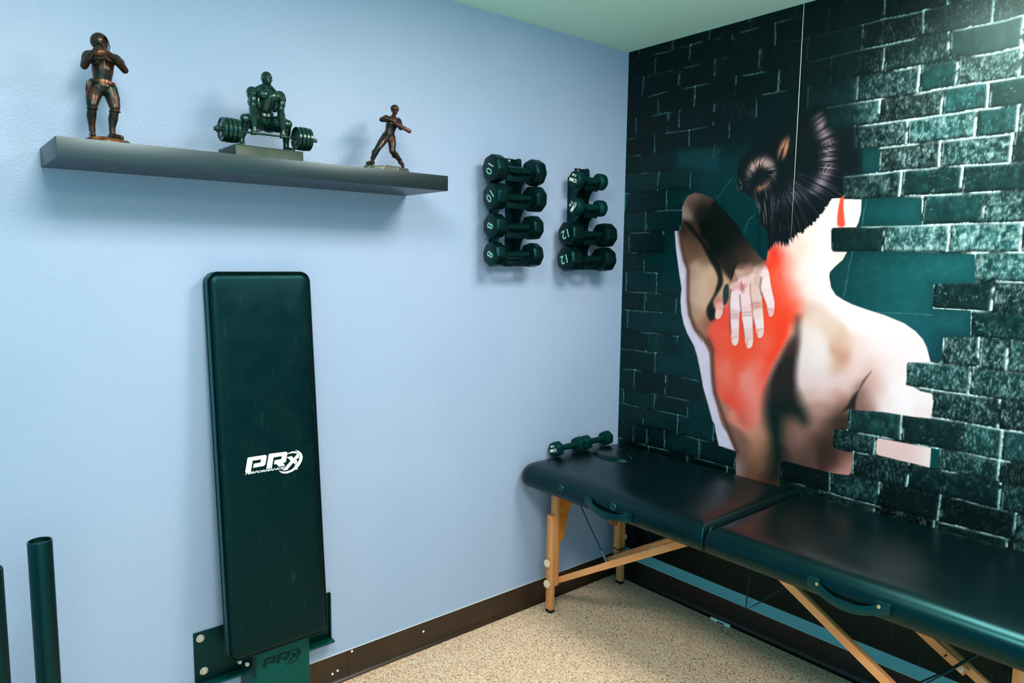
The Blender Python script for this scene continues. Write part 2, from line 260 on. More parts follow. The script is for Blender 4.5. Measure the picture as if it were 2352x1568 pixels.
  spine=[(0.892,1.306),(0.89,1.278),(0.889,1.252),(0.888,1.226),(0.886,1.196),(0.883,1.161),(0.882,1.131),(0.881,1.105),(0.881,1.081),(0.884,1.058),(0.89,1.034),(0.9,1.01),(0.911,0.987),(0.924,0.966),(0.932,0.945),(0.937,0.925),(0.938,0.915),(0.936,0.915),(0.933,0.912),(0.929,0.905),(0.923,0.903),(0.914,0.906),(0.906,0.91),(0.897,0.917),(0.887,0.921),(0.876,0.923),(0.864,0.921),(0.849,0.914),(0.84,0.904),(0.838,0.889),(0.837,0.871),(0.837,0.85),(0.84,0.825),(0.846,0.795),(0.849,0.771),(0.85,0.755),(0.848,0.739),(0.842,0.723),(0.838,0.704),(0.835,0.682),(0.825,0.669),(0.807,0.665),(0.799,0.679),(0.802,0.711),(0.8,0.743),(0.794,0.773),(0.788,0.802),(0.782,0.831),(0.774,0.857),(0.766,0.881),(0.76,0.907),(0.756,0.936),(0.755,0.963),(0.757,0.989),(0.761,1.016),(0.768,1.044),(0.776,1.071),(0.785,1.097),(0.798,1.125),(0.814,1.156),(0.828,1.183),(0.839,1.206),(0.85,1.225),(0.86,1.24),(0.862,1.265),(0.857,1.3),(0.864,1.318),(0.884,1.319)],
  spinetop=[(0.855,1.317),(0.893,1.319),(0.889,1.264),(0.888,1.214),(0.884,1.153),(0.835,1.148),(0.793,1.086),(0.819,1.169),(0.854,1.243)],
  armpit=[(1.155,1.136),(1.128,1.098),(1.117,1.066),(1.097,1.041),(1.078,1.002),(1.058,0.972),(1.083,0.986),(1.109,0.99),(1.109,1.025),(1.117,1.062),(1.138,1.104)],
  hand=[(0.619,1.509),(0.629,1.512),(0.638,1.515),(0.648,1.518),(0.658,1.521),(0.668,1.523),(0.677,1.524),(0.686,1.523),(0.695,1.521),(0.703,1.518),(0.711,1.515),(0.717,1.511),(0.722,1.507),(0.726,1.503),(0.729,1.498),(0.733,1.494),(0.736,1.489),(0.74,1.483),(0.742,1.478),(0.745,1.472),(0.747,1.466),(0.748,1.459),(0.75,1.452),(0.752,1.443),(0.754,1.434),(0.756,1.423),(0.759,1.413),(0.762,1.402),(0.765,1.392),(0.769,1.381),(0.772,1.371),(0.774,1.362),(0.776,1.354),(0.777,1.347),(0.777,1.339),(0.777,1.332),(0.777,1.324),(0.776,1.317),(0.775,1.31),(0.773,1.306),(0.771,1.302),(0.768,1.3),(0.765,1.298),(0.762,1.298),(0.759,1.299),(0.756,1.301),(0.754,1.305),(0.751,1.311),(0.748,1.32),(0.746,1.33),(0.743,1.34),(0.74,1.349),(0.737,1.358),(0.734,1.365),(0.731,1.372),(0.728,1.379),(0.725,1.386),(0.722,1.392),(0.72,1.395),(0.719,1.393),(0.719,1.389),(0.721,1.38),(0.722,1.371),(0.723,1.363),(0.724,1.354),(0.725,1.346),(0.726,1.337),(0.727,1.328),(0.729,1.32),(0.73,1.311),(0.732,1.301),(0.733,1.29),(0.735,1.277),(0.736,1.263),(0.737,1.251),(0.738,1.242),(0.737,1.234),(0.736,1.228),(0.735,1.224),(0.733,1.22),(0.73,1.216),(0.727,1.214),(0.723,1.212),(0.72,1.212),(0.717,1.213),(0.714,1.215),(0.711,1.219),(0.708,1.225),(0.705,1.232),(0.703,1.242),(0.701,1.251),(0.698,1.259),(0.696,1.266),(0.694,1.273),(0.692,1.278),(0.69,1.283),(0.689,1.287),(0.688,1.29),(0.687,1.29),(0.687,1.287),(0.686,1.28),(0.687,1.27),(0.687,1.26),(0.688,1.249),(0.69,1.238),(0.691,1.226),(0.692,1.215),(0.693,1.205),(0.693,1.196),(0.692,1.188),(0.691,1.181),(0.689,1.176),(0.686,1.172),(0.683,1.169),(0.679,1.167),(0.676,1.166),(0.673,1.166),(0.67,1.167),(0.666,1.171),(0.663,1.177),(0.66,1.186),(0.657,1.196),(0.654,1.208),(0.651,1.221),(0.648,1.234),(0.646,1.249),(0.644,1.261),(0.642,1.272),(0.64,1.282),(0.639,1.289),(0.638,1.296),(0.636,1.302),(0.634,1.307),(0.631,1.312),(0.629,1.311),(0.627,1.307),(0.626,1.298),(0.626,1.284),(0.626,1.271),(0.627,1.256),(0.627,1.241),(0.628,1.225),(0.628,1.212),(0.628,1.201),(0.628,1.193),(0.627,1.187),(0.625,1.183),(0.623,1.178),(0.62,1.175),(0.617,1.172),(0.613,1.171),(0.61,1.171),(0.606,1.172),(0.602,1.175),(0.599,1.179),(0.596,1.185),(0.594,1.193),(0.593,1.202),(0.592,1.212),(0.591,1.223),(0.589,1.235),(0.588,1.247),(0.586,1.26),(0.585,1.273),(0.583,1.286),(0.58,1.299),(0.579,1.312),(0.578,1.324),(0.577,1.335),(0.577,1.345),(0.577,1.355),(0.578,1.364),(0.579,1.374),(0.58,1.383),(0.58,1.39),(0.58,1.396),(0.579,1.4),(0.577,1.402),(0.576,1.407),(0.577,1.414),(0.58,1.424),(0.585,1.436),(0.589,1.449),(0.593,1.461),(0.596,1.473),(0.599,1.485),(0.604,1.495),(0.611,1.503)],
  thumb=[(0.534,1.36),(0.537,1.356),(0.54,1.351),(0.543,1.346),(0.546,1.341),(0.548,1.335),(0.549,1.33),(0.55,1.323),(0.55,1.317),(0.549,1.31),(0.549,1.303),(0.547,1.297),(0.545,1.291),(0.542,1.285),(0.539,1.28),(0.535,1.277),(0.531,1.274),(0.525,1.272),(0.521,1.272),(0.518,1.274),(0.516,1.277),(0.514,1.281),(0.513,1.287),(0.513,1.293),(0.514,1.3),(0.515,1.308),(0.515,1.316),(0.514,1.323),(0.512,1.329),(0.51,1.335),(0.509,1.34),(0.511,1.346),(0.514,1.352),(0.52,1.358),(0.525,1.361),(0.53,1.362)],
  eardark=[(1.016,1.758),(1.011,1.745),(1.007,1.73),(1.004,1.712),(1.002,1.694),(1.001,1.678),(1.001,1.661),(1.002,1.644),(1.01,1.635),(1.024,1.634),(1.03,1.643),(1.027,1.66),(1.024,1.678),(1.021,1.696),(1.02,1.712),(1.02,1.725),(1.02,1.739),(1.02,1.756)],
  cracks=[[(1.063,1.547),(1.052,1.477),(1.047,1.416),(1.039,1.381)],[(1.162,1.341),(1.226,1.341),(1.272,1.344),(1.335,1.342)],[(0.56,1.837),(0.53,1.803),(0.514,1.781),(0.491,1.761)],[(0.674,1.692),(0.647,1.673),(0.63,1.624)],[(0.477,1.98),(0.471,1.93)],[(1.1,1.724),(1.093,1.681),(1.09,1.633)]],
  S=[(0.36,1.776,120,92,80),(0.399,1.783,112,88,74),(0.433,1.772,70,55,44),(0.341,1.717,150,130,122),(0.379,1.743,66,50,40),(0.424,1.727,20,22,14),(0.491,1.693,6,14,8),(0.545,1.646,8,14,8),(0.467,1.639,5,10,6),(0.578,1.61,8,14,8),(0.516,1.714,8,16,10),(0.599,1.601,10,16,10),(0.601,1.561,36,28,20),(0.63,1.574,26,24,18),(0.641,1.557,44,33,25),(0.672,1.539,62,46,35),(0.623,1.53,58,42,32),(0.692,1.518,84,62,48),(0.571,1.557,14,16,10),(0.573,1.512,34,27,20),(0.537,1.602,6,14,8),(0.507,1.58,4,10,6),(0.338,1.652,48,34,26),(0.374,1.614,64,46,34),(0.387,1.576,82,60,44),(0.422,1.548,98,72,54),(0.446,1.511,120,92,70),(0.372,1.53,110,82,62),(0.359,1.577,100,76,60),(0.42,1.483,196,160,132),(0.464,1.466,206,170,142),(0.498,1.434,200,160,130),(0.422,1.437,208,172,146),(0.451,1.396,214,178,152),(0.484,1.393,198,158,128),(0.407,1.394,196,160,136),(0.427,1.334,206,168,140),(0.448,1.345,212,174,146),(0.418,1.287,188,148,120),(0.441,1.279,190,148,118),(0.432,1.236,168,122,94),(0.46,1.233,170,110,84),(0.475,1.253,140,84,62),(0.395,1.299,170,134,110),(0.393,1.455,170,134,110),(0.771,1.539,238,150,130),(0.816,1.547,240,200,184),(0.859,1.572,238,216,202),(0.9,1.604,240,222,208),(0.928,1.628,236,214,198),(0.927,1.515,240,230,220),(0.887,1.474,240,226,216),(0.842,1.481,244,190,176),(0.8,1.514,244,160,140),(0.846,1.411,246,180,164),(0.891,1.392,242,220,208),(0.934,1.393,238,226,218),(0.938,1.332,220,196,180),(0.912,1.331,212,170,150),(0.872,1.349,236,120,96),(0.974,1.67,244,228,216),(1.0,1.747,236,214,204),(0.957,1.633,242,228,218),(0.992,1.688,240,222,212),(1.041,1.686,240,226,222),(1.066,1.703,246,234,230),(1.072,1.667,240,220,216),(1.048,1.642,238,206,198),(0.939,1.596,240,226,216),(0.972,1.577,236,228,220),(0.868,1.57,240,200,180),(0.903,1.539,240,212,198),(1.013,1.531,228,208,202),(0.968,1.524,238,230,224),(0.913,1.541,238,226,216),(0.96,1.519,236,228,220),(1.022,1.537,226,208,202),(0.917,1.474,238,228,220),(0.974,1.453,234,226,218),(0.87,1.46,240,216,202),(0.921,1.407,234,224,216),(0.969,1.387,236,230,224),(0.901,1.356,226,204,190),(0.865,1.391,240,180,164),(1.016,1.345,238,230,226),(1.083,1.332,240,232,228),(0.95,1.319,228,208,192),(0.983,1.303,222,196,174),(0.928,1.286,228,206,190),(0.921,1.249,232,216,206),(0.955,1.229,234,222,216),(0.999,1.264,222,198,176),(1.032,1.236,212,180,156),(1.052,1.207,206,160,130),(1.047,1.171,194,146,118),(1.034,1.134,206,166,142),(1.068,1.226,226,202,186),(1.107,1.282,236,226,222),(1.169,1.295,238,228,226),(1.229,1.291,236,222,220),(1.27,1.266,234,220,218),(1.302,1.24,232,218,216),(1.323,1.202,238,224,222),(1.111,1.222,232,212,206),(1.173,1.228,236,222,220),(1.234,1.213,236,222,220),(1.114,1.179,230,206,202),(1.178,1.164,232,212,206),(1.096,1.133,228,200,194),(1.15,1.148,222,190,180),(0.96,1.161,232,222,216),(0.998,1.143,228,216,208),(0.917,1.157,230,216,208),(0.94,1.104,228,210,206),(0.988,1.074,226,204,200),(0.918,1.065,226,204,198),(1.055,1.092,226,200,196),(1.078,1.069,220,184,178),(0.968,1.026,220,190,184),(0.936,1.012,208,174,160),(1.014,1.019,216,180,172),(1.05,1.02,200,150,138),(0.971,0.971,168,126,110),(1.017,0.974,140,104,90),(1.065,0.996,96,66,54),(0.964,0.933,132,98,84),(0.998,0.921,96,70,58),(1.123,1.049,112,84,72),(1.125,1.006,124,92,80),(1.155,1.076,188,150,140),(1.149,1.031,176,136,124),(1.161,1.107,206,160,146),(1.186,1.102,226,204,198),(1.22,1.127,236,222,218),(1.243,1.088,240,232,230),(1.206,1.04,236,222,218),(1.267,1.029,242,236,236),(1.322,1.059,238,228,226),(1.332,1.019,236,220,216),(1.249,1.005,238,226,222),(1.176,1.057,222,194,186),(0.86,0.894,104,74,62),(0.882,0.881,132,96,84),(0.901,0.852,140,104,92),(0.916,0.872,136,100,88),(0.877,0.827,112,82,72),(0.899,0.803,108,78,68),(0.938,0.86,118,84,72),(0.956,0.903,150,112,98),(0.975,0.927,150,112,98),(0.961,0.952,190,152,138),(0.985,0.964,190,150,138),(0.952,0.83,86,62,52),(0.922,0.775,84,60,50),(0.978,0.868,70,50,40),(1.015,0.915,60,46,36),(1.053,0.941,56,42,32),(1.073,0.925,50,38,30),(1.001,0.832,52,38,30),(1.034,0.808,58,38,32),(1.08,0.818,90,56,48),(1.063,0.787,70,42,36),(1.094,0.778,206,150,140),(1.1,0.799,170,116,106),(1.084,0.76,190,134,124),(0.858,0.769,72,54,46),(0.866,0.854,110,80,70),(0.725,0.817,196,136,110),(0.752,0.831,176,124,96),(0.727,0.775,166,118,88),(0.764,0.783,140,100,76),(0.711,0.728,140,98,72),(0.749,0.715,128,92,68),(0.793,0.746,90,68,54),(0.796,0.705,70,52,40),(0.733,0.673,104,74,54),(0.779,0.667,66,48,36),(0.68,0.774,130,92,76),(0.668,0.719,112,84,76),(0.656,0.681,150,128,128),(0.695,0.681,106,76,56),(0.741,0.863,206,136,112),(0.758,0.883,168,114,90),(0.713,0.858,226,134,114)],
  R=[(0.748,1.539,214,60,44),(0.749,1.514,250,60,36),(0.765,1.488,254,62,28),(0.781,1.451,255,80,52),(0.798,1.472,252,120,100),(0.801,1.409,255,100,76),(0.78,1.387,255,70,40),(0.827,1.368,250,90,64),(0.806,1.324,255,70,34),(0.763,1.279,255,76,40),(0.822,1.283,248,62,28),(0.811,1.24,255,60,26),(0.766,1.214,255,80,48),(0.72,1.188,255,78,48),(0.673,1.152,255,76,44),(0.539,1.263,244,70,50),(0.553,1.295,255,80,60),(0.573,1.324,255,82,62),(0.514,1.228,244,96,72),(0.543,1.194,255,92,68),(0.622,1.165,255,74,42),(0.571,1.151,255,80,52),(0.529,1.146,230,84,62),(0.519,1.197,240,70,50),(0.563,1.139,255,90,64),(0.56,1.087,255,118,94),(0.568,1.039,255,124,104),(0.566,0.982,252,100,80),(0.603,1.035,255,92,68),(0.633,1.104,255,84,56),(0.606,1.153,255,80,48),(0.703,1.133,255,90,64),(0.745,1.192,255,110,88),(0.709,1.1,255,120,100),(0.675,1.045,255,136,118),(0.688,0.982,255,138,122),(0.713,1.029,255,130,112),(0.651,0.96,254,100,80),(0.603,0.943,244,72,50),(0.643,0.915,236,84,64),(0.769,1.161,255,76,44),(0.765,1.086,255,78,50),(0.749,1.042,246,92,72),(0.744,0.97,240,124,106),(0.71,0.918,240,130,112),(0.672,0.911,232,104,84),(0.656,0.865,196,84,70),(0.685,0.862,224,122,102),(0.811,1.206,255,62,28),(0.796,1.164,250,60,30),(0.738,0.914,222,128,108),(0.539,1.004,236,84,62),(0.53,1.092,244,92,66),(0.517,1.143,230,76,58)],
  H=[(0.604,1.513,70,52,40),(0.644,1.513,84,62,48),(0.682,1.526,80,58,46),(0.625,1.495,140,104,86),(0.654,1.496,170,132,112),(0.688,1.513,130,98,80),(0.704,1.483,206,170,156),(0.728,1.471,238,214,206),(0.651,1.469,180,140,122),(0.627,1.46,196,158,142),(0.667,1.443,226,196,186),(0.697,1.435,214,180,164),(0.638,1.434,236,196,190),(0.599,1.41,226,176,170),(0.587,1.441,160,122,104),(0.611,1.38,242,216,216),(0.639,1.407,206,140,130),(0.655,1.399,240,208,206),(0.679,1.404,226,190,176),(0.695,1.37,226,196,180),(0.74,1.428,242,222,218),(0.747,1.385,240,216,214),(0.763,1.352,240,216,214),(0.761,1.313,226,186,174),(0.652,1.359,240,212,212),(0.659,1.316,236,202,198),(0.667,1.272,240,218,218),(0.672,1.223,232,198,196),(0.679,1.188,240,212,200),(0.608,1.335,242,220,222),(0.602,1.299,226,192,188),(0.605,1.254,240,216,218),(0.609,1.223,234,204,202),(0.611,1.187,240,214,202),(0.697,1.34,216,170,154),(0.709,1.305,236,206,198),(0.721,1.267,242,220,220),(0.723,1.228,236,206,194),(0.536,1.331,236,170,162),(0.532,1.29,238,196,184),(0.529,1.353,210,120,112)],
  hlines=[([(0.626,1.429),(0.637,1.398)],(150,80,76)),([(0.668,1.422),(0.671,1.382),(0.68,1.343),(0.686,1.295)],(170,110,96)),([(0.715,1.449),(0.711,1.414),(0.72,1.38)],(110,78,64)),([(0.624,1.376),(0.629,1.336),(0.635,1.301)],(120,60,52)),([(0.582,1.396),(0.579,1.342),(0.583,1.288),(0.591,1.216)],(100,56,50)),([(0.688,1.291),(0.7,1.252)],(150,80,72)),([(0.642,1.266),(0.654,1.208)],(140,70,64)),([(0.724,1.371),(0.741,1.346),(0.751,1.308)],(170,80,66)),([(0.587,1.295),(0.618,1.295)],(196,150,144)),([(0.59,1.284),(0.618,1.285)],(200,156,150)),([(0.642,1.306),(0.679,1.312)],(196,146,140)),([(0.645,1.295),(0.681,1.299)],(200,150,146)),([(0.682,1.343),(0.711,1.351)],(180,130,118)),([(0.685,1.332),(0.714,1.338)],(184,136,124)),([(0.597,1.203),(0.622,1.207)],(206,170,160)),([(0.657,1.202),(0.691,1.205)],(206,166,156)),([(0.706,1.245),(0.731,1.248)],(204,160,150)),([(0.746,1.327),(0.772,1.327)],(206,160,150)),([(0.597,1.201),(0.596,1.181)],(190,140,128)),([(0.666,1.201),(0.667,1.174)],(190,140,128)),([(0.71,1.242),(0.711,1.218)],(190,140,128))],
  bunhole=(0.689,1.838),
  buntop=(0.686,1.882),
  bunright=(0.746,1.833),
  bunbot=(0.714,1.792),
  blond=(0.782,1.932),
  bunleft=(0.603,1.8),
  tail=(0.704,1.721),
  hband=[(0.917,2.017),(0.932,1.971),(0.954,1.931),(0.952,1.891),(0.955,1.846),(0.938,1.803),(0.913,1.767),(0.878,1.747),(0.841,1.749)],
  hconv=(0.742,1.834))
_LAT = np.random.RandomState(11).rand(256, 256)
def vnoise(x, y):
    xi = np.floor(x).astype(np.int64); yi = np.floor(y).astype(np.int64)
    fx = x-xi; fy = y-yi
    fx = fx*fx*(3-2*fx); fy = fy*fy*(3-2*fy)
    a = _LAT[xi & 255, yi & 255]; b = _LAT[(xi+1) & 255, yi & 255]
    c = _LAT[xi & 255, (yi+1) & 255]; d = _LAT[(xi+1) & 255, (yi+1) & 255]
    return (a*(1-fx)+b*fx)*(1-fy)+(c*(1-fx)+d*fx)*fy
def fbm(x, y, o=4):
    t = 0.0; a = .5; n = 0.0
    for k in range(o):
        t = t+a*vnoise(x+17.3*k, y+9.1*k); n += a; x = x*2.03; y = y*2.03; a *= .5
    return t/n
def sstep(a, b, v):
    t = np.clip((v-a)/(b-a), 0, 1)
    return t*t*(3-2*t)
def sdf(poly, S, Zz, pad=.03):
    # signed distance to a closed outline, negative inside; far points are left at +1
    P = np.asarray(poly, float); out = np.full(S.shape, 1.0)
    lo = P.min(0)-pad; hi = P.max(0)+pad
    m = np.nonzero((S > lo[0]) & (S < hi[0]) & (Zz > lo[1]) & (Zz < hi[1]))[0]
    s = S[m]; z = Zz[m]; d = np.full(s.shape, 9.0); ins = np.zeros(s.shape, bool)
    Q = np.roll(P, -1, 0)
    for (ax, ay), (bx, by) in zip(P, Q):
        ex, ey = bx-ax, by-ay
        L = ex*ex+ey*ey
        if L < 1e-12: continue
        t = np.clip(((s-ax)*ex+(z-ay)*ey)/L, 0, 1)
        d = np.minimum(d, (s-ax-t*ex)**2+(z-ay-t*ey)**2)
        if ay != by:
            c = ((ay > z) != (by > z)) & (s < ex*(z-ay)/ey+ax)
            ins ^= c
    d = np.sqrt(d)
    out[m] = np.where(ins, -d, d)
    return out
def sdline(pts, S, Zz, pad=.05):
    P = np.asarray(pts, float); out = np.full(S.shape, 1.0)
    lo = P.min(0)-pad; hi = P.max(0)+pad
    m = np.nonzero((S > lo[0]) & (S < hi[0]) & (Zz > lo[1]) & (Zz < hi[1]))[0]
    s = S[m]; z = Zz[m]; d = np.full(s.shape, 9.0)
    for (ax, ay), (bx, by) in zip(P[:-1], P[1:]):
        ex, ey = bx-ax, by-ay
        L = max(ex*ex+ey*ey, 1e-12)
        t = np.clip(((s-ax)*ex+(z-ay)*ey)/L, 0, 1)
        d = np.minimum(d, (s-ax-t*ex)**2+(z-ay-t*ey)**2)
    out[m] = np.sqrt(d)
    return out
def field(samples, S, Zz, sg):
    # smooth colour field through scattered printed tones
    num = np.zeros((len(S), 3)); den = np.zeros(len(S))
    for s0, z0, cr, cg, cb in samples:
        d2 = (S-s0)**2+(Zz-z0)**2
        w = np.exp(-d2/(2*sg*sg))+2e-3/(1+d2/(sg*sg))**3
        den += w
        num[:, 0] += w*cr; num[:, 1] += w*cg; num[:, 2] += w*cb
    return num/den[:, None]
def over(col, m, c):
    c = np.asarray(c, float)
    return col*(1-m[:, None])+c*m[:, None]
def paint_mural(S, Zz, MD):
    """printed colours (sRGB 0-255) of the wallpaper at wall positions S (along), Zz (up)"""
    n = len(S)
    zl = np.array(MD['ZL'])
    # ---- printed brickwork
    wob = (fbm(S*9, Zz*9, 3)-.5)*.012
    zz = Zz+wob*.8; ss = S+wob
    row = np.clip(np.searchsorted(-zl, -zz, side='right')-1, 0, len(zl)-2)
    top = zl[row]-zz; bot = zz-zl[row+1]
    dl = np.full(n, 9.0); dr = np.full(n, 9.0); bid = np.zeros(n, int)
    for i, js in enumerate(MD['ROWS']):
        m = np.nonzero(row == i)[0]
        if not len(m): continue
        js = np.array([-.3]+list(js)+[3.2]); k = np.clip(np.searchsorted(js, ss[m])-1, 0, len(js)-2)
        dl[m] = ss[m]-js[k]; dr[m] = js[k+1]-ss[m]; bid[m] = i*37+k*101
    rnd = _LAT[bid & 255, (bid*7+3) & 255]; rnd2 = _LAT[(bid*5+1) & 255, (bid*3) & 255]
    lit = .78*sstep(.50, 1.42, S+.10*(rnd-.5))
    lit = lit*(1-.93*sstep(1.95, 2.36, Zz-.22*(S-.8)))*(1-.45*sstep(1.15, .75, Zz))*(1-.8*sstep(.66, .50, Zz))+.05  # last factor also paints the table's shade into the print
    n1 = fbm(S*60, Zz*45, 4); n2 = fbm(S*210, Zz*120, 3); n3 = fbm(S*26, Zz*30, 4)
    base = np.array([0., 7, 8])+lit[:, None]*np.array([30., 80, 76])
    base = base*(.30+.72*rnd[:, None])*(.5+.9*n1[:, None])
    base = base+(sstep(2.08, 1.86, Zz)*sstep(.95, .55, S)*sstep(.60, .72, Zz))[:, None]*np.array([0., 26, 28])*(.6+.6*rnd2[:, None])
    table_shade = sstep(.66, .5, Zz)  # dark print below the table top, with the table's shade painted in
    # flaked paint on the rougher bricks
    n4 = fbm(S*330+3, Zz*110, 2)
    fl = sstep(.50, .80, n2*.40+n4*.35+n1*.25+.12*(rnd2-.5)+.05*lit)
    fl = fl*np.clip(rnd2*1.7-.35+.5*lit, 0, 1)*(.05+.95*lit)
    chalk = sstep(.78, 1.35, S)*(rnd2 > .38)*(.35+.65*rnd)*sstep(2.30, 2.0, Zz-.25*(S-1.2))*sstep(1.0, 1.5, Zz)
    n5 = fbm(S*95+60, Zz*75+3, 4)
    base = over(base, np.clip(chalk*sstep(.30, .68, n5)*.66, 0, 1), (118, 160, 154))
    fl = np.clip(fl+chalk*sstep(.50, .70, n2*.5+n5*.5)*.55, 0, 1)
    fl = np.maximum(fl, .75*lit*np.exp(-(top/.012)**2)*sstep(.42, .62, n2))
    fl = np.maximum(fl, .65*lit*np.exp(-(dr/.014)**2)*sstep(.45, .62, n2))
    col = over(base, np.clip(fl*.66, 0, 1), np.array([182., 222, 216]))
    # mortar: a dark recess with a pale broken edge
    ev = np.minimum(top, bot); eh = np.minimum(dl, dr); rc = .013
    cr_ = rc-np.hypot(np.clip(rc-ev, 0, rc), np.clip(rc-eh, 0, rc))
    edge = np.where((ev < rc) & (eh < rc), cr_, np.minimum(ev, eh))
    col = col*(1-.55*np.exp(-(edge/.007)**2))[:, None]
    jit = (n2-.5)*.006
    lineV = np.exp(-((dr-.004+jit)/(.0030+.0022*lit))**2)*sstep(.38, .54, fbm(S*13+4, Zz*22, 3)+.06)
    lineH = np.exp(-((top-.003+jit)/(.0027+.0016*lit))**2)*sstep(.42, .62, fbm(S*11+40, Zz*14, 3)+.10*lit)
    lineB = np.exp(-((dl-.005+jit)/.0026)**2)*.5*sstep(.5, .66, fbm(S*23+9, Zz*30, 3)+.05*lit)
    ln = np.clip((lineV*.95+lineH*.85+lineB)*(.40+.95*n2)*(.62+.75*lit), 0, 1)*(1-.72*table_shade)
    lc = np.array([112., 196, 190])+np.clip(lit*1.5, 0, 1)[:, None]*np.array([86., 40, 40])
    col = col*(1-ln[:, None])+lc*ln[:, None]
    spk = sstep(.78, .90, vnoise(S*170, Zz*170))*sstep(.5, .7, n3)*(.1+.5*lit)
    col = over(col, spk*.7, np.array([170., 225, 215]))
    # ---- plain render where bricks are missing
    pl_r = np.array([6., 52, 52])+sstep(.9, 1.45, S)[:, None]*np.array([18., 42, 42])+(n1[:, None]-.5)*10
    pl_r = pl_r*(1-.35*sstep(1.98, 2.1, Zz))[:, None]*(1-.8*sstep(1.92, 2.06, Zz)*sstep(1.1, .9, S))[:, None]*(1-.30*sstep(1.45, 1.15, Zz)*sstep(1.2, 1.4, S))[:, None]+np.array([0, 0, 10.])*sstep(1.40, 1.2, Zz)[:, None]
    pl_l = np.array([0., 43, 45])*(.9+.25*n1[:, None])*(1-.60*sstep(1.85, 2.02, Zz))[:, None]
    for poly, c in ((MD['blankL'], pl_l), (MD['blankR'], pl_l+(pl_r-pl_l)*sstep(.74, 1.02, S)[:, None])):
        d = sdf(poly, S, Zz, .08)
        m = sstep(.0016, -.0016, d)
        sh = 1-.28*np.exp(-np.clip(-d, 0, 1)/.03)*(d < 0)
        col = over(col, m, c*sh[:, None])
    d = sdf(MD['lighter'], S, Zz); col = over(col, sstep(.002, -.03, d)*.55, (12, 66, 72))
    col = over(col, sstep(.0015, -.0015, sdf(MD['rect3'], S, Zz)), (6, 64, 62))
    dk2 = sstep(.74, .80, S)*sstep(1.03, .95, S)*sstep(1.90, 2.0, Zz)
    col = over(col, dk2*.75, (2, 13, 14))
    dkz = sstep(1.12, 1.0, S)*sstep(.95, 1.0, S)*sstep(1.78, 1.82, Zz)
    col = over(col, dkz*.7, (4, 20, 22))
    for ck in MD['cracks']:
        d = sdline(ck, S+(n2-.5)*.006, Zz)
        col = over(col, np.exp(-(d/.0016)**2)*(.2+.4*n2), (110, 165, 155))
    hz = sstep(.9, 1.0, S)*sstep(1.5, 1.4, S)*sstep(1.38, 1.5, Zz)*sstep(1.62, 1.5, Zz)
    col = over(col, hz*.07*sstep(.6, .7, fbm(S*70+Zz*60, Zz*160-S*90, 3)), (120, 180, 165))
    # ---- woman: skin field
    dfig = sdf(MD['fig'], S, Zz, .05)
    ii = np.nonzero(dfig < .006)[0]
    s = S[ii]; z = Zz[ii]; k1 = n1[ii]
    skin = field(MD['S'], s, z, .021)
    red = field(MD['R'], s, z, .023)
    d = sdf(MD['redpoly'], s, z, .09)
    wd = (.020+.030*sstep(.74, .84, s)*sstep(1.18, 1.34, z))
    m = sstep(1, -1, d/wd)[:, None]
    skin = skin*(1-m)+red*m
    d = sdf(MD['spine'], s, z, .08)
    low = sstep(1.05, .9, z)
    dk = np.array([34., 26, 22])*(1-low[:, None])+np.array([4., 24, 18])*low[:, None]
    sw = .020+.016*sstep(1.06, .98, z)
    m = (sstep(1, -1.15, d/sw)*sstep(1.33, 1.17, z))[:, None]
    skin = skin*(1-m)+dk*m
    d = sdf(MD['spinetop'], s, z, .08); m = (sstep(.012, -.03, d)*.62)[:, None]
    skin = skin*(1-m)+np.array([70., 44, 36])*m
    d = sdf(MD['armpit'], s, z, .05); m = (sstep(.006, -.008, d))[:, None]
    skin = skin*(1-m)+np.array([34., 28, 22])*m
    d = sdf(MD['rim'], s, z, .05); m = sstep(.005, -.005, d)[:, None]
    rimc = np.array([216., 209, 226])+(k1[:, None]-.5)*16
    skin = skin*(1-m)+rimc*m
    d = sdline(MD['rimline'], s, z); m = (np.exp(-(d/.011)**2)*.72)[:, None]
    skin = skin*(1-m)+np.array([74., 50, 42])*m
    d = sdf(MD['armgap'], s, z, .05); m = (sstep(.008, -.010, d)*.94)[:, None]
    skin = skin*(1-m)+np.array([10., 14, 10])*m
    d = sdf(MD['tri'], s, z, .05); m = (sstep(.004, -.004, d)*.85)[:, None]
    skin = skin*(1-m)+np.array([2., 38, 34])*m
    dh = sdf(MD['hand'], s, z, .05); dt = sdf(MD['thumb'], s, z, .05)
    hc = field(MD['H'], s, z, .008)
    # contact shade of the printed hand on the printed back
    m = (np.exp(-(np.clip(np.minimum(dh, dt), 0, 1)/.008)**2)*.18*(np.minimum(dh, dt) > 0)*sstep(1.46, 1.43, z))[:, None]
    skin = skin*(1-m)+np.array([120., 20, 12])*m
    for dd in (dh, dt):
        top_fade = sstep(1.520, 1.470, z) if dd is dh else np.ones(len(z))
        m = (sstep(.0022, -.0022, dd)*top_fade)[:, None]
        skin = skin*(1-m)+hc*m
    for pts, c in MD['hlines']:
        d = sdline(pts, s, z); m = (np.exp(-(d/.0030)**2)*.75)[:, None]
        skin = skin*(1-m)+np.array(c)*m
    d = sdf(MD['eardark'], s, z, .05); m = sstep(.005, -.004, d)[:, None]
    skin = skin*(1-m)+(np.array([222., 72, 46])-np.array([70., 40, 30])*sstep(1.60, 1.555, z)[:, None])*m
    skin = skin*(.985+.03*vnoise(s*500, z*500))[:, None]
    # ---- printed hair
    dhair = sdf(MD['hair'], s, z, .06)
    strand = (fbm(s*260, z*150, 2)-.5)
    cx, cz = MD['hconv']
    ang = np.arctan2(z-cz, s-cx); rad = np.hypot(s-cx, z-cz)
    an = ang+.9*rad-.5*np.exp(-rad/.05)
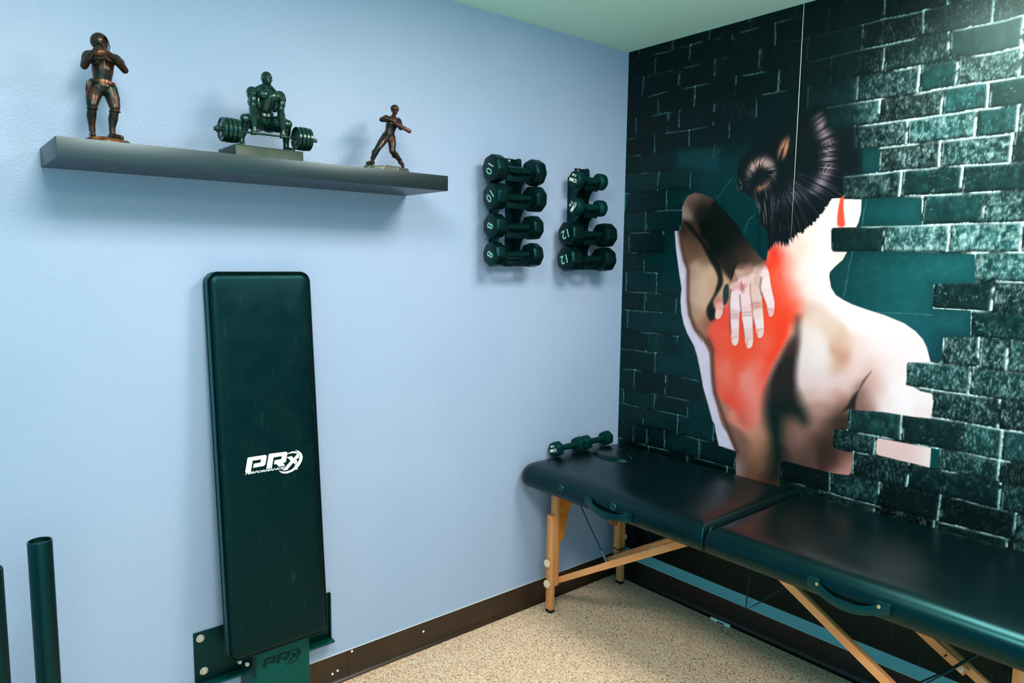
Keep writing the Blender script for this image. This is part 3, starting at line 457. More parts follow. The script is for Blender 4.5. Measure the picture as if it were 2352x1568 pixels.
    fz = .35*sstep(.05, .10, rad)
    st = vnoise(an*62+40, rad*9)*(.8-fz)+vnoise(an*130+9, rad*10+5)*(.2+fz)
    st = .5+(st-.5)*sstep(.015, .05, rad)
    hc = np.zeros((len(s), 3))+np.array([7., 11, 13])
    band = np.exp(-(sdline(MD['hband'], s, z, .14)/.024)**2)*np.clip(sstep(1.735, 1.79, z)+.45, 0, 1)
    up = sstep(1.72, 1.84, z)
    hl = np.array([112., 112, 136])*(1-up[:, None])+np.array([172., 150, 164])*up[:, None]
    m = np.clip(band*(sstep(.22, .80, st)*.9+.10), 0, 1)*.86
    hc = over(hc, m, np.array([1., 1, 1])) if False else hc*(1-m[:, None])+hl*m[:, None]
    m = .20*sstep(.58, .8, st)*sstep(.06, .12, rad)*sstep(2.0, 1.85, z)*sstep(cx-.03, cx+.03, s)*sstep(1.86, 1.80, z)
    hc = over(hc, m, (150, 150, 160))
    m = .42*np.exp(-((rad-.105)/.035)**2)*sstep(-1.9, -1.2, ang)*sstep(.3, -.6, ang)*sstep(.35, .75, st)
    hc = over(hc, m, (120, 122, 140))
    bx, bz = MD['bunhole']; a2 = np.arctan2(z-bz, (s-bx)*1.1); r2 = np.hypot((s-bx)*1.1, z-bz)
    m = sstep(.100, .070, r2)*.9
    hc = over(hc, m, (10, 14, 15))
    a3 = a2+r2*6
    st2 = vnoise(a3*16+20, r2*26)*.6+vnoise(a3*34, r2*40)*.4
    st2 = st2*sstep(.012, .035, r2)
    hc = over(hc, np.exp(-((r2-.052)/.019)**2)*(sstep(-.1, .9, np.cos(a2-1.75)))*sstep(.18, .60, st2)*.95, (206, 172, 160))
    hc = over(hc, np.exp(-((r2-.058)/.016)**2)*(sstep(.2, 1., np.cos(a2-.35)))*sstep(.25, .65, st2)*.75, (140, 128, 126))
    hc = over(hc, np.exp(-((r2-.046)/.013)**2)*sstep(.5, 1., np.cos(a2+1.2))*sstep(.25, .6, st2)*.85, (176, 122, 98))
    hc = over(hc, np.exp(-((r2-.055)/.016)**2)*sstep(.5, 1., np.cos(a2-3.0))*sstep(.3, .7, st2)*.45, (120, 118, 116))
    bx, bz = MD['blond']
    m = np.exp(-(((s-bx-(z-bz)*.25)/.022)**2+((z-bz)/.040)**2)**2)*sstep(.2, .6, vnoise((s-(z-bz)*.25)*260, z*22))
    hc = over(hc, m*.9, (186, 128, 92))
    bx, bz = MD['bunleft']
    m = np.exp(-(((s-bx)/.018)**2+((z-bz+(s-bx)*.5)/.030)**2))*sstep(.4, .7, vnoise((s+z*.5)*240, z*40))
    hc = over(hc, m*.7, (140, 150, 156))
    bx, bz = MD['tail']
    m = np.exp(-(((s-bx-(bz-z)*.12)/.035)**2+((z-bz+.01)/.075)**2))*sstep(.42, .72, vnoise((s-(bz-z)*.18)*210, z*18))
    hc = over(hc, m*.75, (134, 142, 132))
    gm = sstep(1.985, 1.86, z)*0
    edge_n = (vnoise(ang*60+7, rad*20)-.5)*.012+(vnoise(ang*150, rad*30)-.5)*.006
    rf = sstep(1.00, 1.06, s)*sstep(1.70, 1.78, z)      # the crown melts into the shaded render
    soft = .003+.016*sstep(1.90, 2.0, z)+.014*sstep(1.0, 1.06, s)+.012*sstep(.70, .80, s)*sstep(1.62, 1.56, z)
    en = edge_n*(.8+1.6*sstep(1.66, 1.58, z))*(1-sstep(1.0, 1.05, s))
    m = sstep(1, -1, (dhair+en)/soft)
    back = ((z > 1.735) | ((s < .735) & (z > 1.535))) & (dhair < .03)
    skin[back] = hc[back]
    skin = skin*(1-m[:, None])+hc*m[:, None]
    fw_ = .0016+.018*sstep(1.86, 1.94, z)+.016*sstep(.99, 1.03, s)*sstep(1.735, 1.75, z)
    fm = sstep(1, -1, dfig[ii]/fw_)
    fade = 1-.0*rf
    col[ii] = over(col[ii], fm*fade, skin)
    d = sdf(MD['rect2'], S, Zz)
    rc = np.array([228., 196, 190])+sstep(1.28, 1.40, S)[:, None]*np.array([16., 36, 38])
    col = over(col, sstep(.0014, -.0014, d), rc)
    hair_in = np.zeros(n, bool); hair_in[ii] = (dhair < .001) & (dfig[ii] < 0)
    fig_in = ((dfig < 0) & ~hair_in) | (d < 0)
    return np.clip(col, 0, 255), fig_in, hair_in

def mural_material():
    m = bpy.data.materials.new('printed_wallpaper'); m.use_nodes = True; nt = m.node_tree; N = nt.nodes; L = nt.links
    b = N['Principled BSDF']; a = N.new('ShaderNodeAttribute'); a.attribute_name = 'print'
    L.new(a.outputs['Color'], b.inputs['Base Color']); b.inputs['Roughness'].default_value = .32; b.inputs['Specular IOR Level'].default_value = .24; b.inputs['Specular Tint'].default_value = (.55, 1, .95, 1)
    tc = N.new('ShaderNodeTexCoord'); n = N.new('ShaderNodeTexNoise'); n.inputs['Scale'].default_value = 240
    L.new(tc.outputs['Object'], n.inputs['Vector'])
    bp = N.new('ShaderNodeBump'); bp.inputs['Strength'].default_value = .05; bp.inputs['Distance'].default_value = .002
    L.new(n.outputs['Fac'], bp.inputs['Height']); L.new(bp.outputs[0], b.inputs['Normal'])
    return m
PRINT = mural_material()
def sub_mesh(name, V, C, F, parent, label=None):
    if not len(F): return
    used, inv = np.unique(F.ravel(), return_inverse=True)
    me = bpy.data.meshes.new(name); nf = len(F)
    me.vertices.add(len(used)); me.vertices.foreach_set('co', V[used].astype(np.float32).ravel())
    me.loops.add(nf*4); me.loops.foreach_set('vertex_index', inv.astype(np.int32).ravel())
    me.polygons.add(nf); me.polygons.foreach_set('loop_start', np.arange(0, nf*4, 4, dtype=np.int32))
    me.update(calc_edges=True)
    at = me.attributes.new('print', 'FLOAT_COLOR', 'POINT')
    at.data.foreach_set('color', np.c_[C[used], np.ones(len(used))].astype(np.float32).ravel())
    me.materials.append(PRINT)
    o = bpy.data.objects.new(name, me); COL.objects.link(o); o.parent = parent; o.location = -Vector(parent.location)
    if label: o['label'] = label
    return o
MZ0, MZ1 = .151, 2.4385
mural = empty('wall_mural', (0, -1.24, MZ0), 'wallpaper mural of dark bricks and a bare-backed woman, filling the wall behind the massage table', 'mural')
figV, figC, figF, hairF, off = [], [], [], [], 0
for k, (s0, s1, nc, nr) in enumerate(((.003, .8288, 292, 800), (.8291, 1.6576, 384, 800), (1.6582, 2.49, 260, 600))):
    u = np.linspace(0, 1, nc); zz = np.linspace(MZ0, MZ1, nr)
    U, Zg = np.meshgrid(u, zz)
    a0 = np.full(Zg.shape, s0)
    if k == 1: a0 = s0+.0020*sstep(1.50, 2.1, Zg)          # the seam gapes towards the ceiling
    Sg = a0+(s1-a0)*U
    V = np.stack([np.full(Sg.size, -.0012), -Sg.ravel(), Zg.ravel()], 1)
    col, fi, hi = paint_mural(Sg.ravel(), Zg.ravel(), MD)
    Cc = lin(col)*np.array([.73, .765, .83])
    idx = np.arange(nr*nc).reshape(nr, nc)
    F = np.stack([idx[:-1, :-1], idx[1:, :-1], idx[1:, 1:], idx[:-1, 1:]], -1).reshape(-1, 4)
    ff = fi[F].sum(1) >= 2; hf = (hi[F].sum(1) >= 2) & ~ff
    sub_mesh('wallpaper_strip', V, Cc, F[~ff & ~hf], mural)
    figV.append(V); figC.append(Cc); figF.append(F[ff]+off); hairF.append(F[hf]+off); off += len(V)
figV = np.concatenate(figV); figC = np.concatenate(figC)
sub_mesh('printed_figure', figV, figC, np.concatenate(figF), mural, 'printed bare back, raised arm and hand over a glowing red sore spot')
sub_mesh('printed_hair', figV, figC, np.concatenate(hairF), mural, 'printed dark hair twisted into a bun')

bm = NB(); prism(bm, [(.8288, 2.438), (.8314, 2.438), (.8296, 1.75), (.8289, 1.50), (.8286, 1.50)], lambda u, v, w: Vector((-.0004-w, -u, v)), .0003)
o = finish(bm, 'seam_edge', EDGEWHITE, mural, smooth=False); o.location = -Vector(mural.location)

# ------------------------------------------------------------------ floating shelf
shelf = None
bm = NB(); box(bm, (-2.267, -.26, 1.727), (-1.166, 0, 1.776), .0015)
shelf = tag(finish(bm, 'floating_shelf', LAMINATE), 'long dark floating shelf holding three athlete statuettes on the blue wall', 'shelf')
ST = 1.776

# ------------------------------------------------------------------ statuettes
mm = lambda *p: Vector(p)*.001
def chain(bm, *pr):
    """pr: (x,y,z,r) mm"""
    for a, b in zip(pr[:-1], pr[1:]): capsule(bm, mm(*a[:3]), mm(*b[:3]), a[3]*.001, b[3]*.001)
def ell(bm, x, y, z, rx, ry, rz, rot=None): ball(bm, mm(x, y, z), (rx*.001, ry*.001, rz*.001), rot)
def fist(bm, c, axis, r, fr, back):
    """four fingers and a thumb closed round a bar of radius r (mm) at c; back: direction to the wrist"""
    c = Vector(c); ax = Vector(axis).normalized(); bk = Vector(back); bk = (bk-ax*bk.dot(ax)).normalized(); sd = ax.cross(bk)
    R = r+fr*.7
    for k in range(4):
        o = c+ax*(k-1.5)*fr*1.85; f = (.92, 1.0, .97, .86)[k]
        pts = [o+(bk*math.cos(t)+sd*math.sin(t))*R for t in (.1, 1.0, 2.0, 2.9*f)]
        for a, b in zip(pts[:-1], pts[1:]): capsule(bm, a*.001, b*.001, fr*.001, fr*.93*.001, 8)
    o = c-ax*fr*2.6
    pts = [o+(bk*math.cos(t)+sd*math.sin(t))*(R+fr*.3) for t in (-.3, -1.2, -2.1)]
    for a, b in zip(pts[:-1], pts[1:]): capsule(bm, a*.001, b*.001, fr*1.15*.001, fr*.001, 8)
    ball(bm, (c+bk*(R+fr*.8))*.001, (fr*3.6*.001, fr*2.6*.001, fr*2.2*.001), ax.to_track_quat('X', 'Z'))
def face(bm, c, fwd, r, up=(0, 0, 1)):
    """brow, nose, mouth, chin, ears set on a head of radius r (mm)"""
    f = Vector(fwd).normalized(); u = Vector(up); s = f.cross(u).normalized(); u = s.cross(f); c = Vector(c)
    P = lambda a, b, d: (c+s*a*r+u*b*r+f*d*r)*.001
    k = r*.001
    ball(bm, P(0, -.55, .40), (.60*k, .62*k, .66*k))
    ball(bm, P(0, -.98, .62), (.26*k, .26*k, .22*k))
    capsule(bm, P(0, .08, .92), P(0, -.28, 1.12), .09*k, .17*k)
    for q in (-1, 1):
        capsule(bm, P(q*.12, .16, .95), P(q*.55, .12, .76), .13*k, .10*k)
        ball(bm, P(q*.30, -.02, .86), (.12*k, .12*k, .10*k))
        ball(bm, P(q*.44, -.32, .74), (.2*k, .2*k, .18*k))
        ball(bm, P(q*.97, -.10, .0), (.12*k, .22*k, .28*k))
    capsule(bm, P(-.20, -.56, .98), P(.20, -.56, .98), .075*k, .075*k)
    capsule(bm, P(-.16, -.68, .96), P(.16, -.68, .96), .085*k, .085*k)

# football quarterback
fb = empty('football_statuette', (-2.139, -.14, ST), 'bronze football player statuette holding a ball up, at the left end of the shelf', 'statuette')
bm = NB()
chain(bm, (-4, 2, 150, 24), (-3, 1, 166, 21), (-1, 0, 190, 25), (0, 1, 213, 26))
ell(bm, -2, 1, 150, 27, 19, 17)
ell(bm, -1, -4, 205, 27, 17, 18); ell(bm, -13, -14, 208, 13, 8, 11); ell(bm, 11, -14, 208, 13, 8, 11)
chain(bm, (-5, -1, 222, 11), (-6, -7, 242, 10))
ell(bm, -26, 6, 222, 17, 16, 13); ell(bm, 28, 6, 223, 17, 16, 13)          # shoulder pads under the jersey
chain(bm, (-33, 4, 220, 12), (-45, -20, 190, 9)); ell(bm, -36, -4, 212, 12, 12, 12)
chain(bm, (-45, -20, 189, 9), (-38, -38, 205, 9.5), (-28, -54, 220, 6))
chain(bm, (35, 4, 220, 12), (44, -20, 196, 9)); ell(bm, 38, -4, 213, 12, 12, 12)
chain(bm, (45, -21, 194, 9), (26, -38, 208, 9), (3, -54, 221, 6))
ell(bm, -6, -9, 253, 15, 16, 17); face(bm, (-4, -10, 252), (.75, -.65, -.12), 14.5)
for q, (hx, hy, hz) in ((-1, (-27, -58, 221)), (1, (-2, -57, 222))):         # two open hands on the ball
    ell(bm, hx, hy, hz, 5, 8, 8)
    for k in range(4):
        a = -.7+.45*k
        p0 = Vector((hx, hy-5, hz+2*k-2)); p1 = p0+Vector((-q*3.5, -7, 5*math.sin(a)+1)); p2 = p1+Vector((-q*(6, 7, 6.6, 5.4)[k], -3.5, 4*math.sin(a)))
        capsule(bm, p0*.001, p1*.001, .0021, .002, 8); capsule(bm, p1*.001, p2*.001, .002, .0017, 8)
    capsule(bm, mm(hx, hy-2, hz-5), mm(hx-q*7, hy-8, hz-9), .0024, .002, 8)
chain(bm, (-17, 0, 146, 18), (-27, -10, 118, 17), (-31, -15, 100, 13.5)); ell(bm, -31, -20, 100, 11, 8, 12)
chain(bm, (13, 0, 146, 18), (18, -3, 122, 17), (21, -5, 102, 13.5)); ell(bm, 21, -11, 102, 11, 8, 12)
ell(bm, -31, -14, 90, 13.5, 12.5, 3.5); ell(bm, 21, -4, 91, 14.5, 13, 3.5)   # trouser hems
chain(bm, (-31, -13, 92, 10.5), (-32, -4, 74, 11.5), (-31, 3, 52, 8), (-30, 5, 36, 7.5)); ell(bm, -32, 2, 72, 10, 10, 16)
chain(bm, (20, -5, 92, 10.5), (18, 3, 74, 11.5), (15, 5, 52, 8), (15, 5, 36, 7.5)); ell(bm, 17, 8, 72, 10, 10, 16)
chain(bm, (-30, 8, 29, 8), (-32, -8, 28, 8), (-34, -22, 25, 6.5)); chain(bm, (12, 9, 29, 8), (19, -6, 28, 8), (30, -19, 25, 6.5))
remesh(bm, 'body', BRONZE, fb, .0013, 3)
for nm, parts in (('belt', [((-27, 164), (25, 160), 4)]),):
    bm = NB()
    pts = [mm(-2+27.5*math.cos(t), 1-20*math.sin(t), 159-2*math.cos(t)) for t in np.linspace(0, 2*math.pi, 25)[:-1]]
    rings(bm, [[p+Vector((math.cos(t)*a*.001, -math.sin(t)*a*.001, b*.001)) for a, b in ((-1.5, -3.5), (1.5, -3.5), (1.5, 3.5), (-1.5, 3.5))] for p, t in zip(pts, np.linspace(0, 2*math.pi, 25)[:-1])], loop=True)
    box(bm, mm(0, -21.5, 154), mm(10, -18, 163), .001)
    finish(bm, nm, BRONZE_HI, fb)
bm = NB(); bmesh.ops.create_uvsphere(bm, u_segments=32, v_segments=20, radius=.0195)
for vtx in bm.verts: vtx.co = Vector((vtx.co.x*.98, vtx.co.y*1.0, vtx.co.z*1.02))
fw_ = Vector((.75, -.62, -.42)).normalized()
bmesh.ops.delete(bm, geom=[f for f in bm.faces if f.calc_center_median().normalized().dot(fw_) > .62 or f.calc_center_median().z < -.014], context='FACES')
ext = bmesh.ops.solidify(bm, geom=list(bm.faces), thickness=-.0016)
bmesh.ops.translate(bm, verts=bm.verts, vec=mm(-7, -9, 256))
hm = finish(bm, 'helmet', BRONZE, fb, angle=60)
bm = NB()
hc = mm(-7, -9, 256); sdv = Vector((.64, .77, 0)); f2 = Vector((.77, -.64, 0))
for zz_, rr in ((-3, 1.10), (-10, 1.22), (-17, 1.10)):
    tube(bm, [hc+(f2*math.cos(t)*rr+sdv*math.sin(t)*.98)*.0195+Vector((0, 0, zz_*.001)) for t in np.linspace(-1.35, 1.35, 13)], .0009, 6)
for t in (-.45, .45):
    tube(bm, [hc+(f2*math.cos(t)*r_+sdv*math.sin(t)*.98)*.0195+Vector((0, 0, z_*.001)) for r_, z_ in ((1.02, 4), (1.10, -3), (1.22, -10), (1.10, -17))], .0009, 6)
finish(bm, 'face_mask', BRONZE, hm)
bm = NB(); rot = Euler((0, .55, .25))
bmesh.ops.create_uvsphere(bm, u_segments=20, v_segments=16, radius=1)
for vtx in bm.verts:
    x, y, z = vtx.co; t = abs(z); w = (1-t*t)**.5 if t < 1 else 0
    n = math.hypot(x, y) or 1
    vtx.co = Vector((x/n*w*w**.35*.0105, y/n*w*w**.35*.0105, z*.018))
bmesh.ops.transform(bm, matrix=Matrix.Translation(mm(-15, -64, 218)) @ (Euler((0, 1.15, .3)).to_matrix().to_4x4()), verts=bm.verts)
finish(bm, 'ball', BRONZE_HI, fb)
bm = NB()
for k in range(3):
    pts = [mm(-25-2*k, -10-2*k, 160), mm(-33-3*k, -13-2*k, 152), mm(-37-2*k, -12-2*k, 138), mm(-39-k, -10-k, 124+5*k)]
    tube(bm, pts, .0042-.0006*k, 8, 1.0)
finish(bm, 'towel', BRONZE, fb)
bm = NB()
rs = []
for z_, f_ in ((0, 1.0), (8, 1.02), (15, .98), (20, .90), (21, .5)):
    rs.append([mm((52+2.5*math.sin(5*t+z_))*f_*math.cos(t), (40+2*math.cos(4*t))*f_*math.sin(t)-4, z_+(1.2*math.sin(3*t+1) if 5 < z_ < 21 else 0)) for t in np.linspace(0, 2*math.pi, 33)[:-1]])
rings(bm, rs); finish(bm, 'base', mat('bronze_base', (86, 52, 32), .4, metal=.5, noise=(45, (150, 92, 48), .5, .7, (1, 1, 1))), fb)

# deadlifter
wl = empty('weightlifter_statuette', (-1.72, -.14, ST), 'dark green weightlifter statuette crouching over a barbell, middle of the shelf', 'statuette')
bm = NB()
chain(bm, (-1, 28, 124, 25), (-2, 18, 140, 22), (-4, 4, 160, 24), (-2, -6, 182, 27))
ell(bm, -1, 34, 118, 28, 22, 20)
ell(bm, -16, -25, 187, 18, 11, 14, Euler((.2, 0, .25))); ell(bm, 13, -25, 186, 18, 11, 14, Euler((.2, 0, -.25)))   # chest
ell(bm, -2, 4, 185, 36, 18, 20); ell(bm, -26, 2, 172, 12, 15, 24); ell(bm, 23, 2, 171, 12, 15, 24)                   # lats
for r_ in range(3):
    for q in (-1, 1): ell(bm, -3+q*7, -16+9*r_, 164-11*r_, 7, 6, 5.5)
chain(bm, (-26, 2, 204, 10), (-6, -8, 214, 12), (-4, -10, 216, 13), (22, 2, 203, 10))
chain(bm, (-5, -10, 208, 13), (-7, -18, 224, 12))
ell(bm, -8, -21, 236, 15.5, 17.5, 18); face(bm, (-8, -24, 235), (.22, -.97, -.05), 16)
for q, (sx, ex, hx) in ((-1, (-42, -47, -59)), (1, (38, 35, 24))):
    ell(bm, sx, 0, 194, 17, 17, 17); ell(bm, sx+q*2, -5, 186, 15, 15, 17)
    chain(bm, (sx, -2, 188, 14), (ex, -14, 150, 10)); ell(bm, (sx+ex)/2+q, -14, 172, 11, 11, 17); ell(bm, (sx+ex)/2, 2, 168, 11, 12, 17)
    chain(bm, (ex, -14, 146, 11), ((ex+hx)/2, -34, 118, 11), (hx, -53, 84, 6.5)); ell(bm, ex-q, -20, 136, 11.5, 11, 17)
    fist(bm, (hx, -55, 72), (1, 0, .01), 3.0, 2.7, (0, .25, 1))
    chain(bm, (hx, -53, 88, 6.5), (hx, -54, 80, 6))
for q, (kx, ax_, tx) in ((-1, (-74, -79, -90)), (1, (50, 52, 60))):
    chain(bm, (q*14, 30, 114, 23), ((q*14+kx)/2, 0, 116, 22), (kx, -24, 114, 14)); ell(bm, (q*14+kx)/2, -8, 124, 24, 14, 14, Euler((0, 0, -q*.7)))
    ell(bm, (q*14+kx)/2, 6, 104, 22, 16, 13, Euler((0, 0, -q*.7)))
    ell(bm, kx, -28, 113, 12.5, 10, 13)
    chain(bm, (kx, -22, 108, 12), (kx-q*0, -12, 88, 13.5), (ax_, -6, 62, 8.5), (ax_, -6, 46, 9)); ell(bm, kx+q*3, -8, 88, 11, 13, 17)
    chain(bm, (ax_, 0, 41, 9), ((ax_+tx)/2, -18, 41, 9), (tx, -34, 39, 7))
remesh(bm, 'body', RESIN, wl, .0013, 2)
bm = NB()
pts = np.linspace(0, 2*math.pi, 25)[:-1]
rings(bm, [[mm(-2+(24.5+a)*math.cos(t), 14-(21.5+a)*math.sin(t), 141+4*math.sin(t)*-1+b) for a, b in ((-1, -6), (1.4, -6), (1.4, 6), (-1, 6))] for t in pts], loop=True)
finish(bm, 'lifting_belt', RESIN, wl)
bm = NB(); rod(bm, mm(-100, -55, 71.5), mm(56, -55, 72), .003, 12)
bar = finish(bm, 'barbell', RESIN, wl)
for nm, x0, x1, dirn in (('weight_plate', -152, -104, 1), ('weight_plate', 58, 104, -1)):
    w = (x1-x0)/4.0
    for k in range(4):
        a = x0+k*w; R_ = 33.5 if k in (1, 2) else 32.5
        bm = NB(); lathe(bm, mm(a, -55, 71.7), (1, 0, 0), [(.0005, .0065), (.0005, .019), (.0032, .021), (.0032, .0275), (.0006, .029), (.0006, R_*.001-.0015), (.002, R_*.001), (w*.001-.0025, R_*.001), (w*.001-.0008, R_*.001-.0018), (w*.001-.0006, .029), (w*.001-.003, .0275), (w*.001-.003, .021), (w*.001-.0006, .019), (w*.001-.0006, .0065)], 36)
        finish(bm, nm, RESIN, bar, angle=35)
for x0, x1, s_ in ((-170, -104, -1), (56, 125, 1)):
    bm = NB(); rod(bm, mm(x0, -55, 71.7), mm(x1, -55, 71.7), .0058, 16)
    c_ = -157 if s_ < 0 else 106
    lathe(bm, mm(c_, -55, 71.7), (s_, 0, 0), [(0, .006), (0, .0125), (.003, .0125), (.004, .009), (.007, .0085), (.007, .006)], 18)
    finish(bm, 'sleeve', RESIN, bar)
bm = NB(); box(bm, mm(-122, -77, 0), mm(74, 62, 33), .002)
for vtx in bm.verts:
    vtx.co += Vector((0, random.uniform(-.0008, .0008), random.uniform(-.0008, .0008)))
finish(bm, 'base', RESIN_BASE, wl)

# batter
bt = empty('batter_statuette', (-1.33, -.14, ST), 'small bronze baseball batter statuette swinging a bat, at the right end of the shelf', 'statuette')
bm = NB()
chain(bm, (14, 2, 130, 17), (17, 0, 142, 16), (22, -1, 160, 19), (27, 0, 174, 19)); ell(bm, 13, 4, 126, 19, 15, 13)
ell(bm, 15, -9, 166, 12, 8, 12); ell(bm, 34, -8, 168, 13, 8, 12)
chain(bm, (31, 0, 186, 7), (32, -3, 200, 7)); ell(bm, 32, -4, 211, 11.5, 12.5, 13.5); face(bm, (32, -6, 208), (-.55, -.83, 0), 11.5)
ell(bm, 4, 0, 181, 11, 10, 9); chain(bm, (2, 0, 181, 10), (-22, -16, 170, 8)); chain(bm, (-23, -17, 170, 8), (-12, -32, 168, 7.5), (-6, -42, 167, 5.5))
ell(bm, 47, 0, 177, 11, 10, 11); chain(bm, (49, 0, 176, 10.5), (46, -18, 154, 9)); chain(bm, (46, -19, 153, 9), (26, -34, 160, 8), (4, -44, 163, 5.5))
fist(bm, (-8, -45, 166.5), (.90, -.24, -.42), 2.2, 2.1, (-.3, .6, .5)); fist(bm, (2, -47, 162), (.90, -.24, -.42), 2.2, 2.1, (.3, .7, .3))
chain(bm, (4, 2, 124, 14.5), (-17, -6, 101, 13), (-34, -10, 80, 10)); chain(bm, (-34, -10, 80, 10), (-42, -4, 62, 9.5), (-47, 1, 46, 7)); ell(bm, -42, 0, 64, 8.5, 9.5, 14)
chain(bm, (22, 2, 124, 14.5), (21, -6, 100, 13), (18, -11, 77, 10)); chain(bm, (18, -11, 76, 10), (36, -4, 66, 9.5), (54, 1, 51, 7)); ell(bm, 35, 0, 65, 12, 9.5, 9)
chain(bm, (-46, 3, 35, 7.5), (-60, -8, 32, 7), (-74, -14, 29, 5.5)); chain(bm, (57, 4, 46, 7.5), (60, -4, 38, 7), (57, -14, 30, 5.5))
ell(bm, -47, 1, 50, 8.5, 8.5, 3); ell(bm, 53, 1, 54, 8, 8.5, 4)
remesh(bm, 'body', BRONZE, bt, .0012, 3)
bm = NB(); bmesh.ops.create_uvsphere(bm, u_segments=28, v_segments=16, radius=1)
bmesh.ops.delete(bm, geom=[vv for vv in bm.verts if vv.co.z < -.15], context='VERTS')
bmesh.ops.transform(bm, matrix=Matrix.Translation(mm(32.5, -4, 212)) @ Matrix.Diagonal((.0142, .015, .0145, 1)), verts=bm.verts)
ball(bm, mm(42.5, 3, 206), (.004, .006, .009))
cap_o = finish(bm, 'batting_helmet', BRONZE, bt, angle=60)
bm = NB(); f_ = Vector((-.6, -.8, 0)); s_ = Vector((.8, -.6, 0)); c_ = mm(32, -5, 213)
poly = [(math.sin(t)*.0125, .011+math.cos(t)*.013) for t in np.linspace(-1.57, 1.57, 11)]
prism(bm, poly, lambda u, v, w: c_+s_*u+f_*v+Vector((0, 0, w-abs(v)*.18-30*u*u*.4)), .0016)
finish(bm, 'brim', BRONZE, cap_o)
bm = NB(); d_ = Vector((76, -20, -35)); p_ = Vector((-18, -40, 171))
lathe(bm, p_*.001, d_, [(-.004, .0005), (-.004, .0038), (-.002, .004), (-.001, .0022), (.020, .0024), (.040, .0042), (.062, .0064), (.082, .0068), (.0865, .0055), (.088, .0005)], 18)
finish(bm, 'bat', mat('bronze_bat', (88, 54, 46), .3, metal=.5), bt)
bm = NB(); rs = []
for z_, f_ in ((0, 1.0), (10, 1.02), (19, .99), (24, .93), (25.5, .5)):
    rs.append([mm((83+2*math.sin(6*t+z_))*f_*math.cos(t)+3, (42+2*math.cos(5*t))*f_*math.sin(t)-2, z_+(1.5*math.sin(4*t+2)+.8*math.sin(9*t) if 5 < z_ < 25.3 else 0)) for t in np.linspace(0, 2*math.pi, 41)[:-1]])
rings(bm, rs); finish(bm, 'base', PATINA, bt)

# ------------------------------------------------------------------ dumbbell racks on the wall
def rack(x, tiers, label, tops, hw):
    """bent steel wall rack: two scalloped hook plates, a mounting strip, cross webs and screws; tiers = handle centre heights, top first"""
    z1 = tiers[0]; z0 = tiers[-1]-.045
    root = empty('dumbbell_rack', (x, 0, z0), label, 'rack', 'wall racks for dumbbells')
    poly = [(0, 0), (.098, 0), (.108, .012)]                         # (distance from the wall, height)
    n = len(tiers)
    for i in range(n-1, -1, -1):
        h = tiers[i]-z0
        if i < n-1:                                                   # underside sweeps from the spine to the hook
            hb = tiers[i+1]-z0+.024; ht = h-.030
            poly += [(.047+(.052)*(1-math.cos(t)), hb+(ht-hb)*math.sin(t)) for t in np.linspace(.05, 1.45, 8)]
        poly += [(.112, h-.026), (.1135, h-.006), (.1085, h-.002), (.104, h-.012)]
        poly += [(.085+.0168*math.cos(t), h+.0168*math.sin(t)) for t in np.linspace(-.35, -2.6, 8)]
        poly += [(.062, h+.004), (.050, h+.016)]
    poly += [(.047, tops), (.040, tops+.008), (.0, tops+.008)]
    for sx in (-hw, hw):
        pl_ = poly if sx > 0 else poly[:-3]+[(.047, tops-.030), (.0, tops-.030)]
        bm = NB(); prism(bm, pl_, lambda u, v, w: (sx+w-.0015, -u-.0008, v), .003)
        finish(bm, 'hook_plate', STEEL, root, angle=25)
    bm = NB(); box(bm, (hw-.042, -.0035, -.002), (hw-.0018, -.0006, tops+.010), .0008)
    finish(bm, 'mounting_strip', STEEL, root)
    for z in (.006, tops+.001):
        bm = NB(); lathe(bm, (hw-.024, -.0035, z), (0, -1, 0), [(0, .0052), (.0015, .0048), (.0026, .0025), (.0028, .0004)], 12); finish(bm, 'screw', ZINC, root)
    for i, zt in enumerate(tiers):
        h = zt-z0; bm = NB(); box(bm, (-hw+.0016, -.102, h-.044), (hw-.0016, -.099, h-.024), .0006); finish(bm, 'cross_web', mat('web_steel', (0, 7, 8), .5, spec=.3), root)
    return root
T1 = [1.846, 1.744, 1.632, 1.525]; T2 = [1.840, 1.729, 1.616, 1.512]
rack(-.729, T1, 'black steel wall rack holding the two 10 and two 8 dumbbells', T1[0]+.048-(T1[-1]-.045), .060)
rack(-.325, T2, 'black steel wall rack beside the mural corner, with the 5 LB and 12 dumbbells', T2[0]+.050-(T2[-1]-.045), .040)

def on_end(me, x, rho, m, name, parent, oy=0.0, oz=0.0):
    """stand flat print on a dumbbell's outer (-X) face, turned clockwise by rho degrees"""
    r = math.radians(-rho)
    F_ = Matrix(((0, 0, -1, 0), (-1, 0, 0, 0), (0, 1, 0, 0), (0, 0, 0, 1)))
    me.transform(Matrix.Translation((x, 0, 0)) @ F_ @ Matrix.Rotation(r, 4, 'Z') @ Matrix.Translation((oy, oz, 0)))
    return link(me, name, m, parent, False)
def round_poly(n, R, rc, ph):
    """regular n-gon with rounded corners"""
    out = []
    for i in range(n):
        a = ph+2*math.pi*i/n; c = (math.cos(a)*(R-rc/math.cos(math.pi/n)), math.sin(a)*(R-rc/math.cos(math.pi/n)))
        for k in range(4):
            b = a+(k-1.5)/1.5*(math.pi/n); out.append((c[0]+rc*math.cos(b), c[1]+rc*math.sin(b)))
    return out
